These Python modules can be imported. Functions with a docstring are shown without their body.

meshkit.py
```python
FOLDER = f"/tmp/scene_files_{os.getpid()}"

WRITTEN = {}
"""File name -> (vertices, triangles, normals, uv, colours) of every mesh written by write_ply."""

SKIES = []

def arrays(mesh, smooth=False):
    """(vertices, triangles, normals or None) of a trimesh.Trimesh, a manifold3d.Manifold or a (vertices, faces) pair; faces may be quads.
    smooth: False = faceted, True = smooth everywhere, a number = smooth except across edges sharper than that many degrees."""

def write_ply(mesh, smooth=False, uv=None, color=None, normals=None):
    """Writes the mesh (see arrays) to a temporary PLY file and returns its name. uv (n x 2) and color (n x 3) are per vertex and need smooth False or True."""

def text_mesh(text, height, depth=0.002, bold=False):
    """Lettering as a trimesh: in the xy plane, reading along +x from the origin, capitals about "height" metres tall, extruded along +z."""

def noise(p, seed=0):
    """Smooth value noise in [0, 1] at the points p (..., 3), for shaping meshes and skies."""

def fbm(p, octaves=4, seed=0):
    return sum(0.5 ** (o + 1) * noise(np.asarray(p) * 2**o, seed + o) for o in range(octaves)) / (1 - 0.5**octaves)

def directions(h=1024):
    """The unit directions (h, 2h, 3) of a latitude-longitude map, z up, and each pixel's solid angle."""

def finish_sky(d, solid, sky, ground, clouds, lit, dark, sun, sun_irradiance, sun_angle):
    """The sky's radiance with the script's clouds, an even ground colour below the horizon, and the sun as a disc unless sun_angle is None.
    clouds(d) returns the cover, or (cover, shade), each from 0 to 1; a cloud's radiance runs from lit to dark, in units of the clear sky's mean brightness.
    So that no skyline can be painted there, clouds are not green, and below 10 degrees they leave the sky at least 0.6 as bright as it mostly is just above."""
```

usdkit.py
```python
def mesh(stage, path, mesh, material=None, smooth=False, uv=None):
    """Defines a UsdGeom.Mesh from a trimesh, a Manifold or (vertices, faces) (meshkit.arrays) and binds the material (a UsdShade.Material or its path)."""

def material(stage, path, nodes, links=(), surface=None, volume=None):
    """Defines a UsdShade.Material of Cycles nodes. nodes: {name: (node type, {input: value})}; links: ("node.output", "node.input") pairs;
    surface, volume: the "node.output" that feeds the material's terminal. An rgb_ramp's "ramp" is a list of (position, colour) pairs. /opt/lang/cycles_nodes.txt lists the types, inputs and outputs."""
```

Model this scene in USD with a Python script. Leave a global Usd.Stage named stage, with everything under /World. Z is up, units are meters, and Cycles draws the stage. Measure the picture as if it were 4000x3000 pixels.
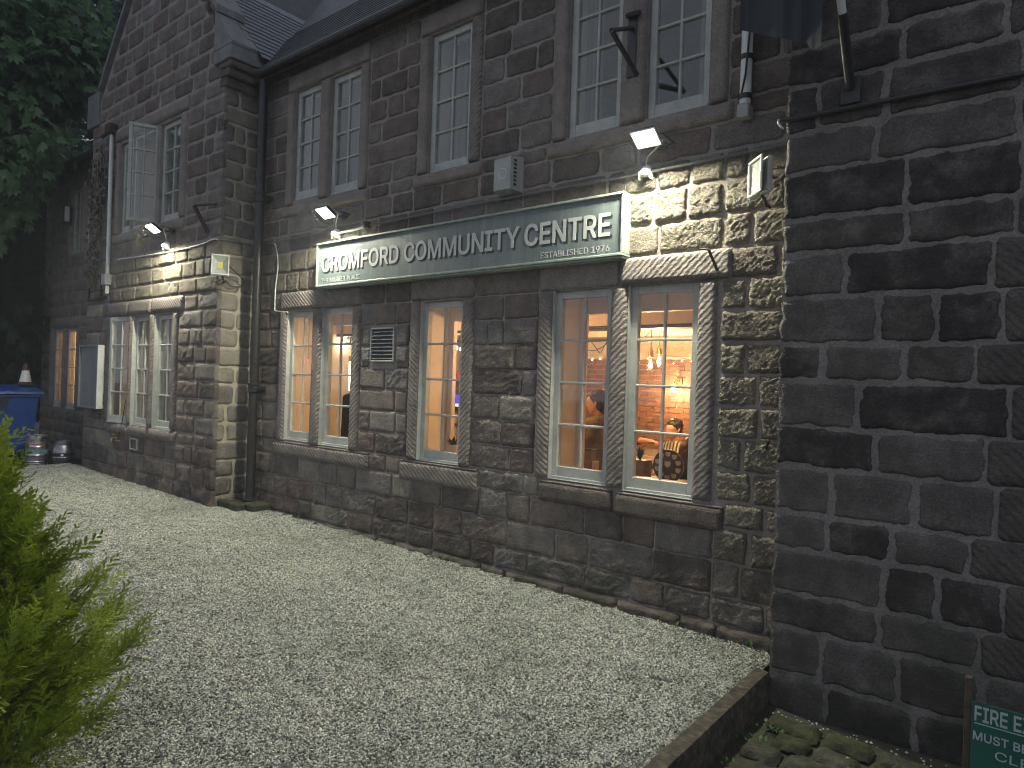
import math, numpy as np, trimesh, manifold3d, usdkit, meshkit
from pxr import Usd, UsdGeom, UsdLux, UsdShade, Gf, Sdf, Vt

stage = Usd.Stage.CreateInMemory()
UsdGeom.SetStageUpAxis(stage, "Z"); UsdGeom.SetStageMetersPerUnit(stage, 1.0)
UsdGeom.Xform.Define(stage, "/World"); UsdGeom.Scope.Define(stage, "/World/Looks")
U = 1.35                      # metres per survey unit used for the building's dimensions below
PI = math.pi
rng = np.random.default_rng(11)

# ------------------------------------------------------------------ camera, sky, exposure
EXPOSURE = 0.6
CAM = np.array([0.0, -3.6, 1.30])
YAW, PITCH, ROLL, FPX = 0.676346, 0.000219, 0.0343752, 2640.0
_f = np.array([-math.sin(YAW) * math.cos(PITCH), math.cos(YAW) * math.cos(PITCH), math.sin(PITCH)])
_r = np.array([math.cos(YAW), math.sin(YAW), 0.0]); _u = np.cross(_r, _f)
_r, _u = math.cos(ROLL) * _r + math.sin(ROLL) * _u, -math.sin(ROLL) * _r + math.cos(ROLL) * _u
cam = UsdGeom.Camera.Define(stage, "/World/camera")
M = np.eye(4); M[0, :3], M[1, :3], M[2, :3], M[3, :3] = _r, _u, -_f, CAM * U
cam.AddTransformOp().Set(Gf.Matrix4d(*M.ravel().tolist()))
cam.CreateHorizontalApertureAttr(36.0); cam.CreateVerticalApertureAttr(27.0); cam.CreateFocalLengthAttr(36.0 * FPX / 4000)
cam.CreateExposureAttr(EXPOSURE)


def at(px, py, y):
    """The point (survey units) on the plane at depth y that the surveyed pixel of the 4000 x 3000 photograph shows."""
    d = _f + (px - 2000) / FPX * _r - (py - 1500) / FPX * _u
    return CAM + d * ((y - CAM[1]) / d[1])


SKY_STRENGTH, SKY_EL, SKY_ROT, CLOUD = 0.10, 0.01, 0.4, 3.4
dome = UsdLux.DomeLight.Define(stage, "/World/sky")
skym = usdkit.material(stage, "/World/Looks/night_sky", {
    "s": ("sky_texture", {"sky_type": "single_scattering", "sun_disc": False, "sun_elevation": SKY_EL, "sun_rotation": SKY_ROT}),
    "tc": ("texture_coordinate", {}), "n": ("noise_texture", {"scale": 2.2, "detail": 6, "roughness": 0.6}),
    "r": ("rgb_ramp", {"ramp": [(0.25, (0.72 * CLOUD, 0.84 * CLOUD, 1.08 * CLOUD)), (0.75, (1.0 * CLOUD, 1.06 * CLOUD, 1.2 * CLOUD))]}),
    "m": ("mix", {"fac": 0.85}), "b": ("background_shader", {"strength": SKY_STRENGTH})},
    [("tc.generated", "n.vector"), ("n.fac", "r.fac"), ("s.color", "m.color1"), ("r.color", "m.color2"), ("m.color", "b.color")], surface="b.background")
UsdShade.MaterialBindingAPI.Apply(dome.GetPrim()).Bind(skym)
dome.GetPrim().SetCustomDataByKey("kind", "structure")
FLOOD = 1050.0                 # radiance of a lit floodlight's glass
BULB = 1800.0


# ------------------------------------------------------------------ helpers
class MB:
    def __init__(self): self.v, self.f, self.n = [], [], 0

    def add(self, v, f):
        v, f = np.asarray(v, float), np.asarray(f, int)
        if f.shape[1] == 4: f = np.vstack([f[:, [0, 1, 2]], f[:, [0, 2, 3]]])
        self.v.append(v); self.f.append(f + self.n); self.n += len(v); return self

    def box(self, x0, x1, y0, y1, z0, z1, ch=0.0):
        if ch <= 0:
            v = [(x, y, z) for z in (z0, z1) for y in (y0, y1) for x in (x0, x1)]
            return self.add(v, [(0, 2, 3, 1), (4, 5, 7, 6), (0, 1, 5, 4), (2, 6, 7, 3), (0, 4, 6, 2), (1, 3, 7, 5)])
        p = []
        for sx, x in ((1, x0), (-1, x1)):
            for sy, y in ((1, y0), (-1, y1)):
                for sz, z in ((1, z0), (-1, z1)):
                    p += [(x, y + sy * ch, z + sz * ch), (x + sx * ch, y, z + sz * ch), (x + sx * ch, y + sy * ch, z)]
        h = manifold3d.Manifold.hull_points(np.array(p, float)).to_mesh()
        return self.add(h.vert_properties[:, :3], h.tri_verts)

    def mesh(self, m):
        v, f, _ = meshkit.arrays(m); return self.add(v, f)

    def tube(self, pts, r, seg=8, cap=True):
        pts = np.asarray(pts, float); n = len(pts); r = np.broadcast_to(np.asarray(r, float), (n,))
        t = np.gradient(pts, axis=0); t /= np.maximum(np.linalg.norm(t, axis=1, keepdims=True), 1e-9)
        ref = np.array([0, 0, 1.0]) if abs(t[0][2]) < 0.9 else np.array([1.0, 0, 0])
        rings, a = [], np.arange(seg) * 2 * PI / seg
        for i in range(n):
            s = np.cross(t[i], ref); s /= max(np.linalg.norm(s), 1e-9); w = np.cross(s, t[i]); ref = w
            rings.append(pts[i] + r[i] * (np.cos(a)[:, None] * s + np.sin(a)[:, None] * w))
        v = np.vstack(rings); f = []
        for i in range(n - 1):
            for k in range(seg):
                k2 = (k + 1) % seg
                f.append((i * seg + k, i * seg + k2, (i + 1) * seg + k2, (i + 1) * seg + k))
        self.add(v, f)
        if cap:
            for i, fl in ((0, 1), (n - 1, 0)):
                c = [(0, k, k + 1) if not fl else (0, k + 1, k) for k in range(1, seg - 1)]
                self.add(rings[i], [tuple(x) for x in c])
        return self

    def lathe(self, prof, c=(0, 0, 0), seg=24):
        a = np.arange(seg) * 2 * PI / seg; v = []
        for r, z in prof: v.append(np.stack([c[0] + r * np.cos(a), c[1] + r * np.sin(a), np.full(seg, c[2] + z)], 1))
        v = np.vstack(v); f = []
        for i in range(len(prof) - 1):
            for k in range(seg):
                k2 = (k + 1) % seg
                f.append((i * seg + k, i * seg + k2, (i + 1) * seg + k2, (i + 1) * seg + k))
        return self.add(v, f)

    def get(self): return np.vstack(self.v), np.vstack(self.f)


def rotz(v, a, c=(0, 0, 0)):
    v = np.asarray(v, float) - c; ca, sa = math.cos(a), math.sin(a)
    return np.stack([v[:, 0] * ca - v[:, 1] * sa, v[:, 0] * sa + v[:, 1] * ca, v[:, 2]], 1) + c


_used = {}


def numbered(parent, name):
    k = (parent, name); n = _used.get(k, -1) + 1; _used[k] = n
    return f"{parent}/{name}" + (f"_{n:03d}" if n else "")


LOC = {}


def say(prim, label=None, cat=None, group=None, kind=None):
    for k, v in (("label", label), ("category", cat), ("group", group), ("kind", kind)):
        if v: prim.SetCustomDataByKey(k, v)
    return prim


def set_tone(m, tone):
    """One random tone per pebble or leaf, read by the material."""
    UsdGeom.PrimvarsAPI(m).CreatePrimvar("tone", Sdf.ValueTypeNames.FloatArray, "vertex").Set(Vt.FloatArray.FromNumpy(np.asarray(tone, np.float32)))


def obj(name, mesh, mat, parent="/World", smooth=False, label=None, cat=None, group=None, kind=None, tone=None):
    path = numbered(parent, name)
    if isinstance(mesh, MB): mesh = mesh.get()
    v, f = meshkit.arrays(mesh)[:2] if not isinstance(mesh, tuple) else mesh
    base = LOC.get(path.split("/")[2], np.zeros(3)) if parent != "/World" else 0
    m = usdkit.mesh(stage, path, ((np.asarray(v, float) - base) * U, f), "/World/Looks/" + mat, smooth=smooth)
    say(m.GetPrim(), label, cat, group, kind)
    if tone is not None: set_tone(m, tone)
    return path


def thing(name, label=None, cat=None, loc=(0, 0, 0), group=None, kind=None):
    path = numbered("/World", name); x = UsdGeom.Xform.Define(stage, path)
    LOC[path.split("/")[2]] = np.array(loc, float)
    x.AddTranslateOp().Set(Gf.Vec3d(*(np.array(loc, float) * U).tolist()))
    say(x.GetPrim(), label, cat, group, kind); return path


def sub(parent, name):
    path = numbered(parent, name); UsdGeom.Xform.Define(stage, path); return path


def copy(src, name, loc, label, rz=0.0):
    path = numbered("/World", name); x = UsdGeom.Xform.Define(stage, path)
    x.AddTranslateOp().Set(Gf.Vec3d(*(np.array(loc, float) * U).tolist()))
    if rz: x.AddRotateZOp().Set(math.degrees(rz))
    p = x.GetPrim(); p.GetReferences().AddInternalReference(src); p.SetInstanceable(True)
    s = stage.GetPrimAtPath(src)
    say(p, label, s.GetCustomDataByKey("category"), s.GetCustomDataByKey("group"), s.GetCustomDataByKey("kind")); return path


# ------------------------------------------------------------------ materials
def mat(name, nodes, links, surface="p.BSDF"): return usdkit.material(stage, "/World/Looks/" + name, nodes, links, surface=surface)


def pm(name, cols, scale=4.0, rough=0.7, bump=0.0, bscale=40.0, metallic=0.0, spec=0.5, detail=4, rvar=0.0, coat=0.0):
    """A plain material: a noise-driven colour ramp and an optional noise bump."""
    if not isinstance(cols[0], (tuple, list)): cols = [tuple(np.array(cols) * 0.85), tuple(np.minimum(np.array(cols) * 1.12, 1))]
    n = {"g": ("geometry", {}), "n": ("noise_texture", {"scale": scale, "detail": detail, "roughness": 0.6}),
         "r": ("rgb_ramp", {"ramp": list(zip(np.linspace(0.3, 0.7, len(cols)), cols))}),
         "p": ("principled_bsdf", {"roughness": rough, "metallic": metallic, "specular_ior_level": spec, "coat_weight": coat})}
    l = [("g.position", "n.vector"), ("n.fac", "r.fac"), ("r.color", "p.base_color")]
    if bump:
        n["n2"] = ("noise_texture", {"scale": bscale, "detail": 5, "roughness": 0.65}); n["b"] = ("bump", {"strength": 1.0, "distance": bump})
        l += [("g.position", "n2.vector"), ("n2.fac", "b.height"), ("b.normal", "p.normal")]
    if rvar:
        n["m"] = ("map_range", {"from_min": 0.3, "from_max": 0.7, "to_min": rough - rvar, "to_max": rough + rvar}); l += [("n.fac", "m.value"), ("m.result", "p.roughness")]
    return mat(name, n, l)


def stone_mat(name, c0, c1, c2, bump=0.012, tool=None, rough=0.8):
    """Gritstone: blotched colour, coarse pitted relief, mossy damp and painted-in shade low down, and with tool an angle of chisel grooves."""
    n = {"g": ("geometry", {}), "s": ("separate_xyz", {}),
         "n": ("noise_texture", {"scale": 5.0, "detail": 6, "roughness": 0.65}),
         "r": ("rgb_ramp", {"ramp": [(0.28, c0), (0.5, c1), (0.72, c2)]}),
         "g2": ("noise_texture", {"scale": 90.0, "detail": 3, "roughness": 0.7}),
         "sp": ("rgb_ramp", {"ramp": [(0.3, (0.62, 0.62, 0.62)), (0.7, (1.25, 1.22, 1.18))]}),
         "mx": ("mix", {"mix_type": "multiply", "fac": 1.0}),
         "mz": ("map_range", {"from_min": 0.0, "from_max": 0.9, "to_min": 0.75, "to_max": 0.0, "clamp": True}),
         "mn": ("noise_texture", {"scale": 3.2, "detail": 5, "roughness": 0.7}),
         "mr": ("map_range", {"from_min": 0.40, "from_max": 0.60, "to_min": 0.0, "to_max": 1.0, "clamp": True}),  # widened mask: shade of the unlit lower wall put into the colour
         "mm": ("math", {"math_type": "multiply"}), "moss_shade": ("mix", {"color2": (0.05, 0.05, 0.032)}),
         "b1": ("noise_texture", {"scale": 48.0, "detail": 6, "roughness": 0.7, "distortion": 0.8}),
         "b": ("bump", {"strength": 1.0, "distance": bump}),
         "p": ("principled_bsdf", {"roughness": rough, "specular_ior_level": 0.35})}
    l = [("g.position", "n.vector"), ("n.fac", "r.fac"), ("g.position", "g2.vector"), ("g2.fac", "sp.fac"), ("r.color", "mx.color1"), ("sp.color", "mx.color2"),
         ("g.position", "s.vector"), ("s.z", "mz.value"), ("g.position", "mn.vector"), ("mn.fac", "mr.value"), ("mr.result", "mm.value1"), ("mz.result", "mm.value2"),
         ("mm.value", "moss_shade.fac"), ("mx.color", "moss_shade.color1"), ("moss_shade.color", "p.base_color"), ("g.position", "b1.vector")]
    if tool is None:
        l += [("b1.fac", "b.height")]
    else:
        n["mp"] = ("mapping", {"rotation": (0.0, tool, 0.0)}); n["w"] = ("wave_texture", {"scale": 8.0, "distortion": 3.6, "detail": 4, "detail_scale": 3.0, "detail_roughness": 0.7, "bands_direction": "x"})
        n["ad"] = ("math", {"math_type": "multiply_add", "value2": 0.75}); n["b"] = ("bump", {"strength": 1.0, "distance": 0.011})
        l += [("g.position", "mp.vector"), ("mp.vector", "w.vector"), ("w.fac", "ad.value1"), ("b1.fac", "ad.value3"), ("ad.value", "b.height")]
    return mat(name, n, l + [("b.normal", "p.normal")])


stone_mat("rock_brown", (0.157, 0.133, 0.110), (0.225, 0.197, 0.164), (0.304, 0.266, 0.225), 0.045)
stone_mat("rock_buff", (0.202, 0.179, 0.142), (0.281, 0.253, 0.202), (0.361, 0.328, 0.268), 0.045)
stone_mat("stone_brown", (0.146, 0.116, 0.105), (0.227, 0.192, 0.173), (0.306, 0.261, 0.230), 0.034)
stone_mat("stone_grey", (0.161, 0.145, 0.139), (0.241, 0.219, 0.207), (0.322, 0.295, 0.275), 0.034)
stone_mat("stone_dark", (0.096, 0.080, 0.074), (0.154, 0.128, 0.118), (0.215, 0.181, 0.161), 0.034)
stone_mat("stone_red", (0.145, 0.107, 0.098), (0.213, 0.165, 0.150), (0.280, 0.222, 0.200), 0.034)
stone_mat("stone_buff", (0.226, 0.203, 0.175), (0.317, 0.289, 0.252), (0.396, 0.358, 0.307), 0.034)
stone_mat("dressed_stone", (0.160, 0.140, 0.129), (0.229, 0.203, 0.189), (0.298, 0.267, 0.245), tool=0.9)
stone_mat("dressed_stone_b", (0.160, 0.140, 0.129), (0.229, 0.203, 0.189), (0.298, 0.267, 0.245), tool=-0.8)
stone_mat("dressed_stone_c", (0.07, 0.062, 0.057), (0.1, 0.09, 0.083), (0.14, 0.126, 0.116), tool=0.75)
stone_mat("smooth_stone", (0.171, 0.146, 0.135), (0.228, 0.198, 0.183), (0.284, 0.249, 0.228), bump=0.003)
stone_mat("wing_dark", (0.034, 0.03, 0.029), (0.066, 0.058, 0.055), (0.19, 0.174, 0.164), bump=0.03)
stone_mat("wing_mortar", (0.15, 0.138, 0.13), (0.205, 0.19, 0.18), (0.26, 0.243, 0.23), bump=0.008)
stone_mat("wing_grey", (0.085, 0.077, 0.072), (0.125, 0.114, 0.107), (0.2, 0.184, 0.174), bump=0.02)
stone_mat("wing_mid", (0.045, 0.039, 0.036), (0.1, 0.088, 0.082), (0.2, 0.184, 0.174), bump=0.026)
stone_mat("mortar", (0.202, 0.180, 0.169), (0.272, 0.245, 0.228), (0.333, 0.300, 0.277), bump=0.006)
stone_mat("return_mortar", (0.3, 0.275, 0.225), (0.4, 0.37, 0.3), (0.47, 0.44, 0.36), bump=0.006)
pm("white_paint", [(0.34, 0.35, 0.325), (0.46, 0.47, 0.44)], 9, 0.45, 0.0015, 60)
pm("grey_paint", [(0.42, 0.43, 0.42), (0.5, 0.51, 0.5)], 9, 0.5, 0.001, 60)
pm("cream_plaster", [(0.66, 0.57, 0.46), (0.76, 0.67, 0.56)], 6, 0.8, 0.003, 20)
pm("pink_paint", [(0.62, 0.54, 0.52), (0.7, 0.62, 0.6)], 6, 0.5)
pm("dark_wood", [(0.035, 0.022, 0.014), (0.08, 0.05, 0.03)], 14, 0.5, 0.002, 40)
pm("brown_wood", [(0.16, 0.1, 0.06), (0.26, 0.17, 0.1)], 14, 0.55, 0.002, 40)
pm("sleeper_wood", [(0.014, 0.011, 0.008), (0.04, 0.032, 0.022), (0.1, 0.08, 0.055)], 18, 0.8, 0.006, 35)
pm("brick_red", [(0.2, 0.085, 0.05), (0.34, 0.16, 0.09)], 9, 0.7, 0.005, 50)
pm("brick_brown", [(0.17, 0.09, 0.06), (0.28, 0.15, 0.09)], 9, 0.7, 0.005, 50)
pm("brick_mortar", [(0.42, 0.34, 0.24), (0.52, 0.43, 0.31)], 20, 0.9, 0.003, 60)
pm("slate_dark", [(0.012, 0.013, 0.016), (0.035, 0.037, 0.043)], 9, 0.62, 0.006, 30, rvar=0.12)
pm("slate_wet", [(0.02, 0.023, 0.03), (0.1, 0.11, 0.13)], 12, 0.42, 0.004, 30, rvar=0.1)
pm("coping_stone", [(0.12, 0.12, 0.12), (0.2, 0.2, 0.2)], 7, 0.7, 0.006, 30)
pm("black_iron", [(0.012, 0.012, 0.013), (0.03, 0.028, 0.027)], 20, 0.4, 0.001, 50)
pm("rusty_iron", [(0.03, 0.022, 0.018), (0.07, 0.045, 0.03)], 30, 0.75, 0.003, 60)
pm("black_plastic", (0.018, 0.018, 0.02), 8, 0.4)
pm("white_plastic", [(0.62, 0.63, 0.6), (0.75, 0.76, 0.73)], 6, 0.4)
pm("grey_plastic", [(0.3, 0.31, 0.3), (0.38, 0.39, 0.38)], 6, 0.5)
pm("vent_slat", (0.06, 0.065, 0.07), 6, 0.5)
pm("blue_plastic", [(0.008, 0.04, 0.2), (0.013, 0.06, 0.27)], 6, 0.42, 0.001, 30)
pm("steel", [(0.42, 0.43, 0.44), (0.58, 0.59, 0.6)], 12, 0.34, 0.0008, 40, metallic=1.0, rvar=0.1)
pm("dull_steel", [(0.22, 0.22, 0.24), (0.36, 0.36, 0.4)], 10, 0.4, 0.001, 40, metallic=1.0, rvar=0.1)
pm("dark_band", (0.015, 0.017, 0.02), 8, 0.45)
pm("blue_band", [(0.09, 0.19, 0.32), (0.2, 0.3, 0.36)], 10, 0.5)
pm("red_band", (0.4, 0.03, 0.03), 8, 0.5)
pm("brass", (0.5, 0.36, 0.14), 8, 0.35, metallic=1.0)
mat("sign_green", {"g": ("geometry", {}), "mp": ("mapping", {"scale": (9.0, 9.0, 0.7)}), "n": ("noise_texture", {"scale": 1.6, "detail": 6, "roughness": 0.7}), "r": ("rgb_ramp", {"ramp": [(0.3, (0.1, 0.125, 0.128)), (0.55, (0.135, 0.162, 0.163)), (0.72, (0.18, 0.205, 0.203))]}),
    "p": ("principled_bsdf", {"roughness": 0.5})}, [("g.position", "mp.vector"), ("mp.vector", "n.vector"), ("n.fac", "r.fac"), ("r.color", "p.base_color")])
pm("sign_letters", [(0.36, 0.37, 0.37), (0.47, 0.48, 0.475)], 7, 0.6)
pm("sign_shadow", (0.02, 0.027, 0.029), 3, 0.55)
pm("sign_frame", [(0.2, 0.24, 0.21), (0.31, 0.36, 0.31)], 14, 0.5, 0.001, 40)
pm("fire_green", [(0.004, 0.05, 0.034), (0.006, 0.068, 0.046)], 5, 0.5)
pm("fire_letters", [(0.24, 0.3, 0.29), (0.32, 0.38, 0.37)], 12, 0.6)
pm("board_grey", [(0.16, 0.165, 0.175), (0.22, 0.225, 0.235)], 5, 0.5)
pm("flag_cloth", [(0.02, 0.025, 0.032), (0.03, 0.036, 0.045)], 4, 0.8)
pm("cable_white", (0.6, 0.6, 0.56), 8, 0.5)
pm("cable_grey", (0.12, 0.12, 0.12), 8, 0.5)
pm("cable_blue", (0.1, 0.09, 0.25), 8, 0.5)
pm("bark", [(0.045, 0.038, 0.03), (0.1, 0.085, 0.065)], 14, 0.85, 0.012, 22)
pm("dead_vine", [(0.07, 0.06, 0.05), (0.17, 0.15, 0.125)], 12, 0.8)
pm("pot_clay", [(0.5, 0.42, 0.34), (0.62, 0.52, 0.43)], 10, 0.6)
pm("skin", [(0.48, 0.25, 0.18), (0.58, 0.32, 0.23)], 8, 0.5)
pm("hair_dark", [(0.018, 0.012, 0.009), (0.045, 0.028, 0.02)], 60, 0.5, 0.004, 90)
pm("hair_auburn", [(0.07, 0.03, 0.018), (0.13, 0.06, 0.035)], 60, 0.5, 0.004, 90)
pm("olive_cloth", [(0.12, 0.09, 0.05), (0.19, 0.145, 0.085)], 14, 0.85, 0.004, 30)
pm("fur", [(0.2, 0.15, 0.09), (0.4, 0.31, 0.2)], 60, 0.95, 0.012, 90)
pm("black_cloth", [(0.008, 0.008, 0.01), (0.016, 0.015, 0.017)], 8, 0.85, 0.003, 30)
pm("lip", (0.35, 0.1, 0.09), 8, 0.4)



pm("orange_cone", [(0.05, 0.022, 0.012), (0.08, 0.032, 0.016)], 6, 0.5)
pm("leaf_litter", [(0.3, 0.26, 0.1), (0.45, 0.4, 0.2)], 12, 0.7)
pm("debris_white", [(0.45, 0.43, 0.38), (0.6, 0.58, 0.52)], 12, 0.7)
pm("sett_moss", [(0.014, 0.014, 0.01), (0.034, 0.04, 0.012), (0.06, 0.062, 0.026)], 9, 0.85, 0.02, 40)
pm("sett_grey", [(0.022, 0.021, 0.016), (0.045, 0.046, 0.026), (0.085, 0.08, 0.06)], 9, 0.8, 0.02, 40)
pm("sett_bed", [(0.025, 0.024, 0.018), (0.06, 0.06, 0.035)], 9, 0.9, 0.01, 30)
pm("soil", [(0.015, 0.013, 0.011), (0.03, 0.026, 0.021)], 6, 0.95, 0.02, 12)
pm("gravel_bed", [(0.1, 0.1, 0.09), (0.24, 0.24, 0.21)], 60, 0.95, 0.01, 70)
pm("moss_weed", [(0.05, 0.11, 0.02), (0.08, 0.16, 0.035)], 20, 0.7)
pm("bottle_green", (0.01, 0.05, 0.02), 6, 0.1)
pm("bottle_brown", (0.08, 0.03, 0.01), 6, 0.1)
pm("silver_plate", (0.6, 0.58, 0.55), 8, 0.3, metallic=1.0)
mat("spotted_cloth", {"g": ("geometry", {}), "v": ("voronoi_texture", {"scale": 55.0}), "r": ("rgb_ramp", {"ramp": [(0.0, (0.45, 0.4, 0.3)), (0.22, (0.4, 0.35, 0.26)), (0.3, (0.015, 0.014, 0.016)), (1.0, (0.012, 0.011, 0.013))]}),
                      "p": ("principled_bsdf", {"roughness": 0.85})}, [("g.position", "v.vector"), ("v.distance", "r.fac"), ("r.color", "p.base_color")])
mat("striped_cloth", {"g": ("geometry", {}), "v": ("wave_texture", {"scale": 6.0, "distortion": 5.0, "detail": 2}), "r": ("rgb_ramp", {"ramp": [(0.3, (0.05, 0.045, 0.05)), (0.5, (0.32, 0.28, 0.22)), (0.8, (0.45, 0.4, 0.32))]}),
                      "p": ("principled_bsdf", {"roughness": 0.85})}, [("g.position", "v.vector"), ("v.fac", "r.fac"), ("r.color", "p.base_color")])


def emit(name, col, strength):
    mat(name, {"e": ("emission", {"color": col, "strength": strength})}, [], surface="e.emission")


emit("flood_glass", (1.0, 0.975, 0.76), FLOOD)
emit("bulb_glow", (1.0, 0.68, 0.4), BULB)
emit("fill_glow", (1.0, 0.66, 0.38), BULB * 0.32)
emit("wall_bulb", (1.0, 0.68, 0.38), BULB * 0.3)
emit("room_bulb", (1.0, 0.76, 0.46), BULB * 1.2)
emit("fairy_glow", (1.0, 0.85, 0.62), 14.0)
emit("spot_glow", (1.0, 0.8, 0.55), 60.0)
emit("red_led", (1.0, 0.04, 0.07), 6.0)
emit("screen_blue", (0.1, 0.07, 0.6), 1.1)
emit("screen_white", (0.85, 0.85, 1.0), 1.0)
emit("tube_lamp", (1.0, 0.86, 0.62), 3.0)
mat("glass", {"f": ("layer_weight", {"blend": 0.5}), "pw": ("math", {"math_type": "power", "value2": 4.0}), "mr": ("map_range", {"to_min": 0.06, "to_max": 0.9}), "t": ("transparent_bsdf", {"color": (0.95, 0.96, 0.95)}), "s": ("glossy_bsdf", {"color": (1, 1, 1), "roughness": 0.03}), "m": ("mix_closure", {})},
    [("f.facing", "pw.value1"), ("pw.value", "mr.value"), ("mr.result", "m.fac"), ("t.BSDF", "m.closure1"), ("s.BSDF", "m.closure2")], surface="m.closure")
mat("bulb_glass", {"f": ("layer_weight", {"blend": 0.5}), "pw": ("math", {"math_type": "power", "value2": 4.0}), "mr": ("map_range", {"to_min": 0.06, "to_max": 0.9}), "t": ("transparent_bsdf", {"color": (1.0, 0.86, 0.6)}), "s": ("glossy_bsdf", {"color": (1, 1, 1), "roughness": 0.03}), "m": ("mix_closure", {})},
    [("f.facing", "pw.value1"), ("pw.value", "mr.value"), ("mr.result", "m.fac"), ("t.BSDF", "m.closure1"), ("s.BSDF", "m.closure2")], surface="m.closure")


def leaf_mat(name, c0, c1, trans=0.35, rough=0.5):
    mat(name, {"g": ("attribute", {"attribute": "tone"}), "r": ("rgb_ramp", {"ramp": [(0.0, c0), (1.0, c1)]}), "p": ("principled_bsdf", {"roughness": rough}), "t": ("translucent_bsdf", {}), "m": ("mix_closure", {"fac": trans})},
        [("g.fac", "r.fac"), ("r.color", "p.base_color"), ("r.color", "t.color"), ("p.BSDF", "m.closure1"), ("t.BSDF", "m.closure2")], surface="m.closure")


for nm_, c_ in (("curtain_cream", (0.66, 0.57, 0.4)), ("curtain_grey", (0.42, 0.43, 0.44)), ("curtain_brown", (0.42, 0.28, 0.2))):
    mat(nm_, {"p": ("diffuse_bsdf", {"color": c_}), "t": ("translucent_bsdf", {"color": c_}), "m": ("mix_closure", {"fac": 0.5})}, [("p.BSDF", "m.closure1"), ("t.BSDF", "m.closure2")], surface="m.closure")
leaf_mat("maple_leaf", (0.06, 0.13, 0.055), (0.2, 0.33, 0.15))
leaf_mat("far_leaf", (0.012, 0.03, 0.018), (0.03, 0.06, 0.03))
leaf_mat("conifer_leaf", (0.12, 0.18, 0.014), (0.36, 0.44, 0.05), 0.3)
leaf_mat("house_plant", (0.02, 0.05, 0.02), (0.05, 0.1, 0.035))
mat("pebble", {"g": ("attribute", {"attribute": "tone"}), "r": ("rgb_ramp", {"ramp": [(0.0, (0.045, 0.047, 0.043)), (0.25, (0.15, 0.154, 0.142)), (0.5, (0.37, 0.375, 0.34)), (0.8, (0.54, 0.545, 0.49)), (1.0, (0.72, 0.72, 0.66))]}),
               "o": ("geometry", {}), "n": ("noise_texture", {"scale": 0.9, "detail": 5, "roughness": 0.65}), "q": ("rgb_ramp", {"ramp": [(0.32, (0.66, 0.68, 0.6)), (0.5, (0.95, 0.96, 0.92)), (0.68, (1.06, 1.05, 1.0))]}), "m": ("mix", {"mix_type": "multiply", "fac": 1.0}),
               "p": ("principled_bsdf", {"roughness": 0.6, "specular_ior_level": 0.5})}, [("g.fac", "r.fac"), ("o.position", "n.vector"), ("n.fac", "q.fac"), ("r.color", "m.color1"), ("q.color", "m.color2"), ("m.color", "p.base_color")])


# ------------------------------------------------------------------ stone walls
def front(yf): return lambda u, z, n: np.stack([u, np.full_like(u, yf) - n, z], -1)
def side(xf): return lambda u, z, n: np.stack([np.full_like(u, xf) + n, u, z], -1)      # faces +x, u runs along y


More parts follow.
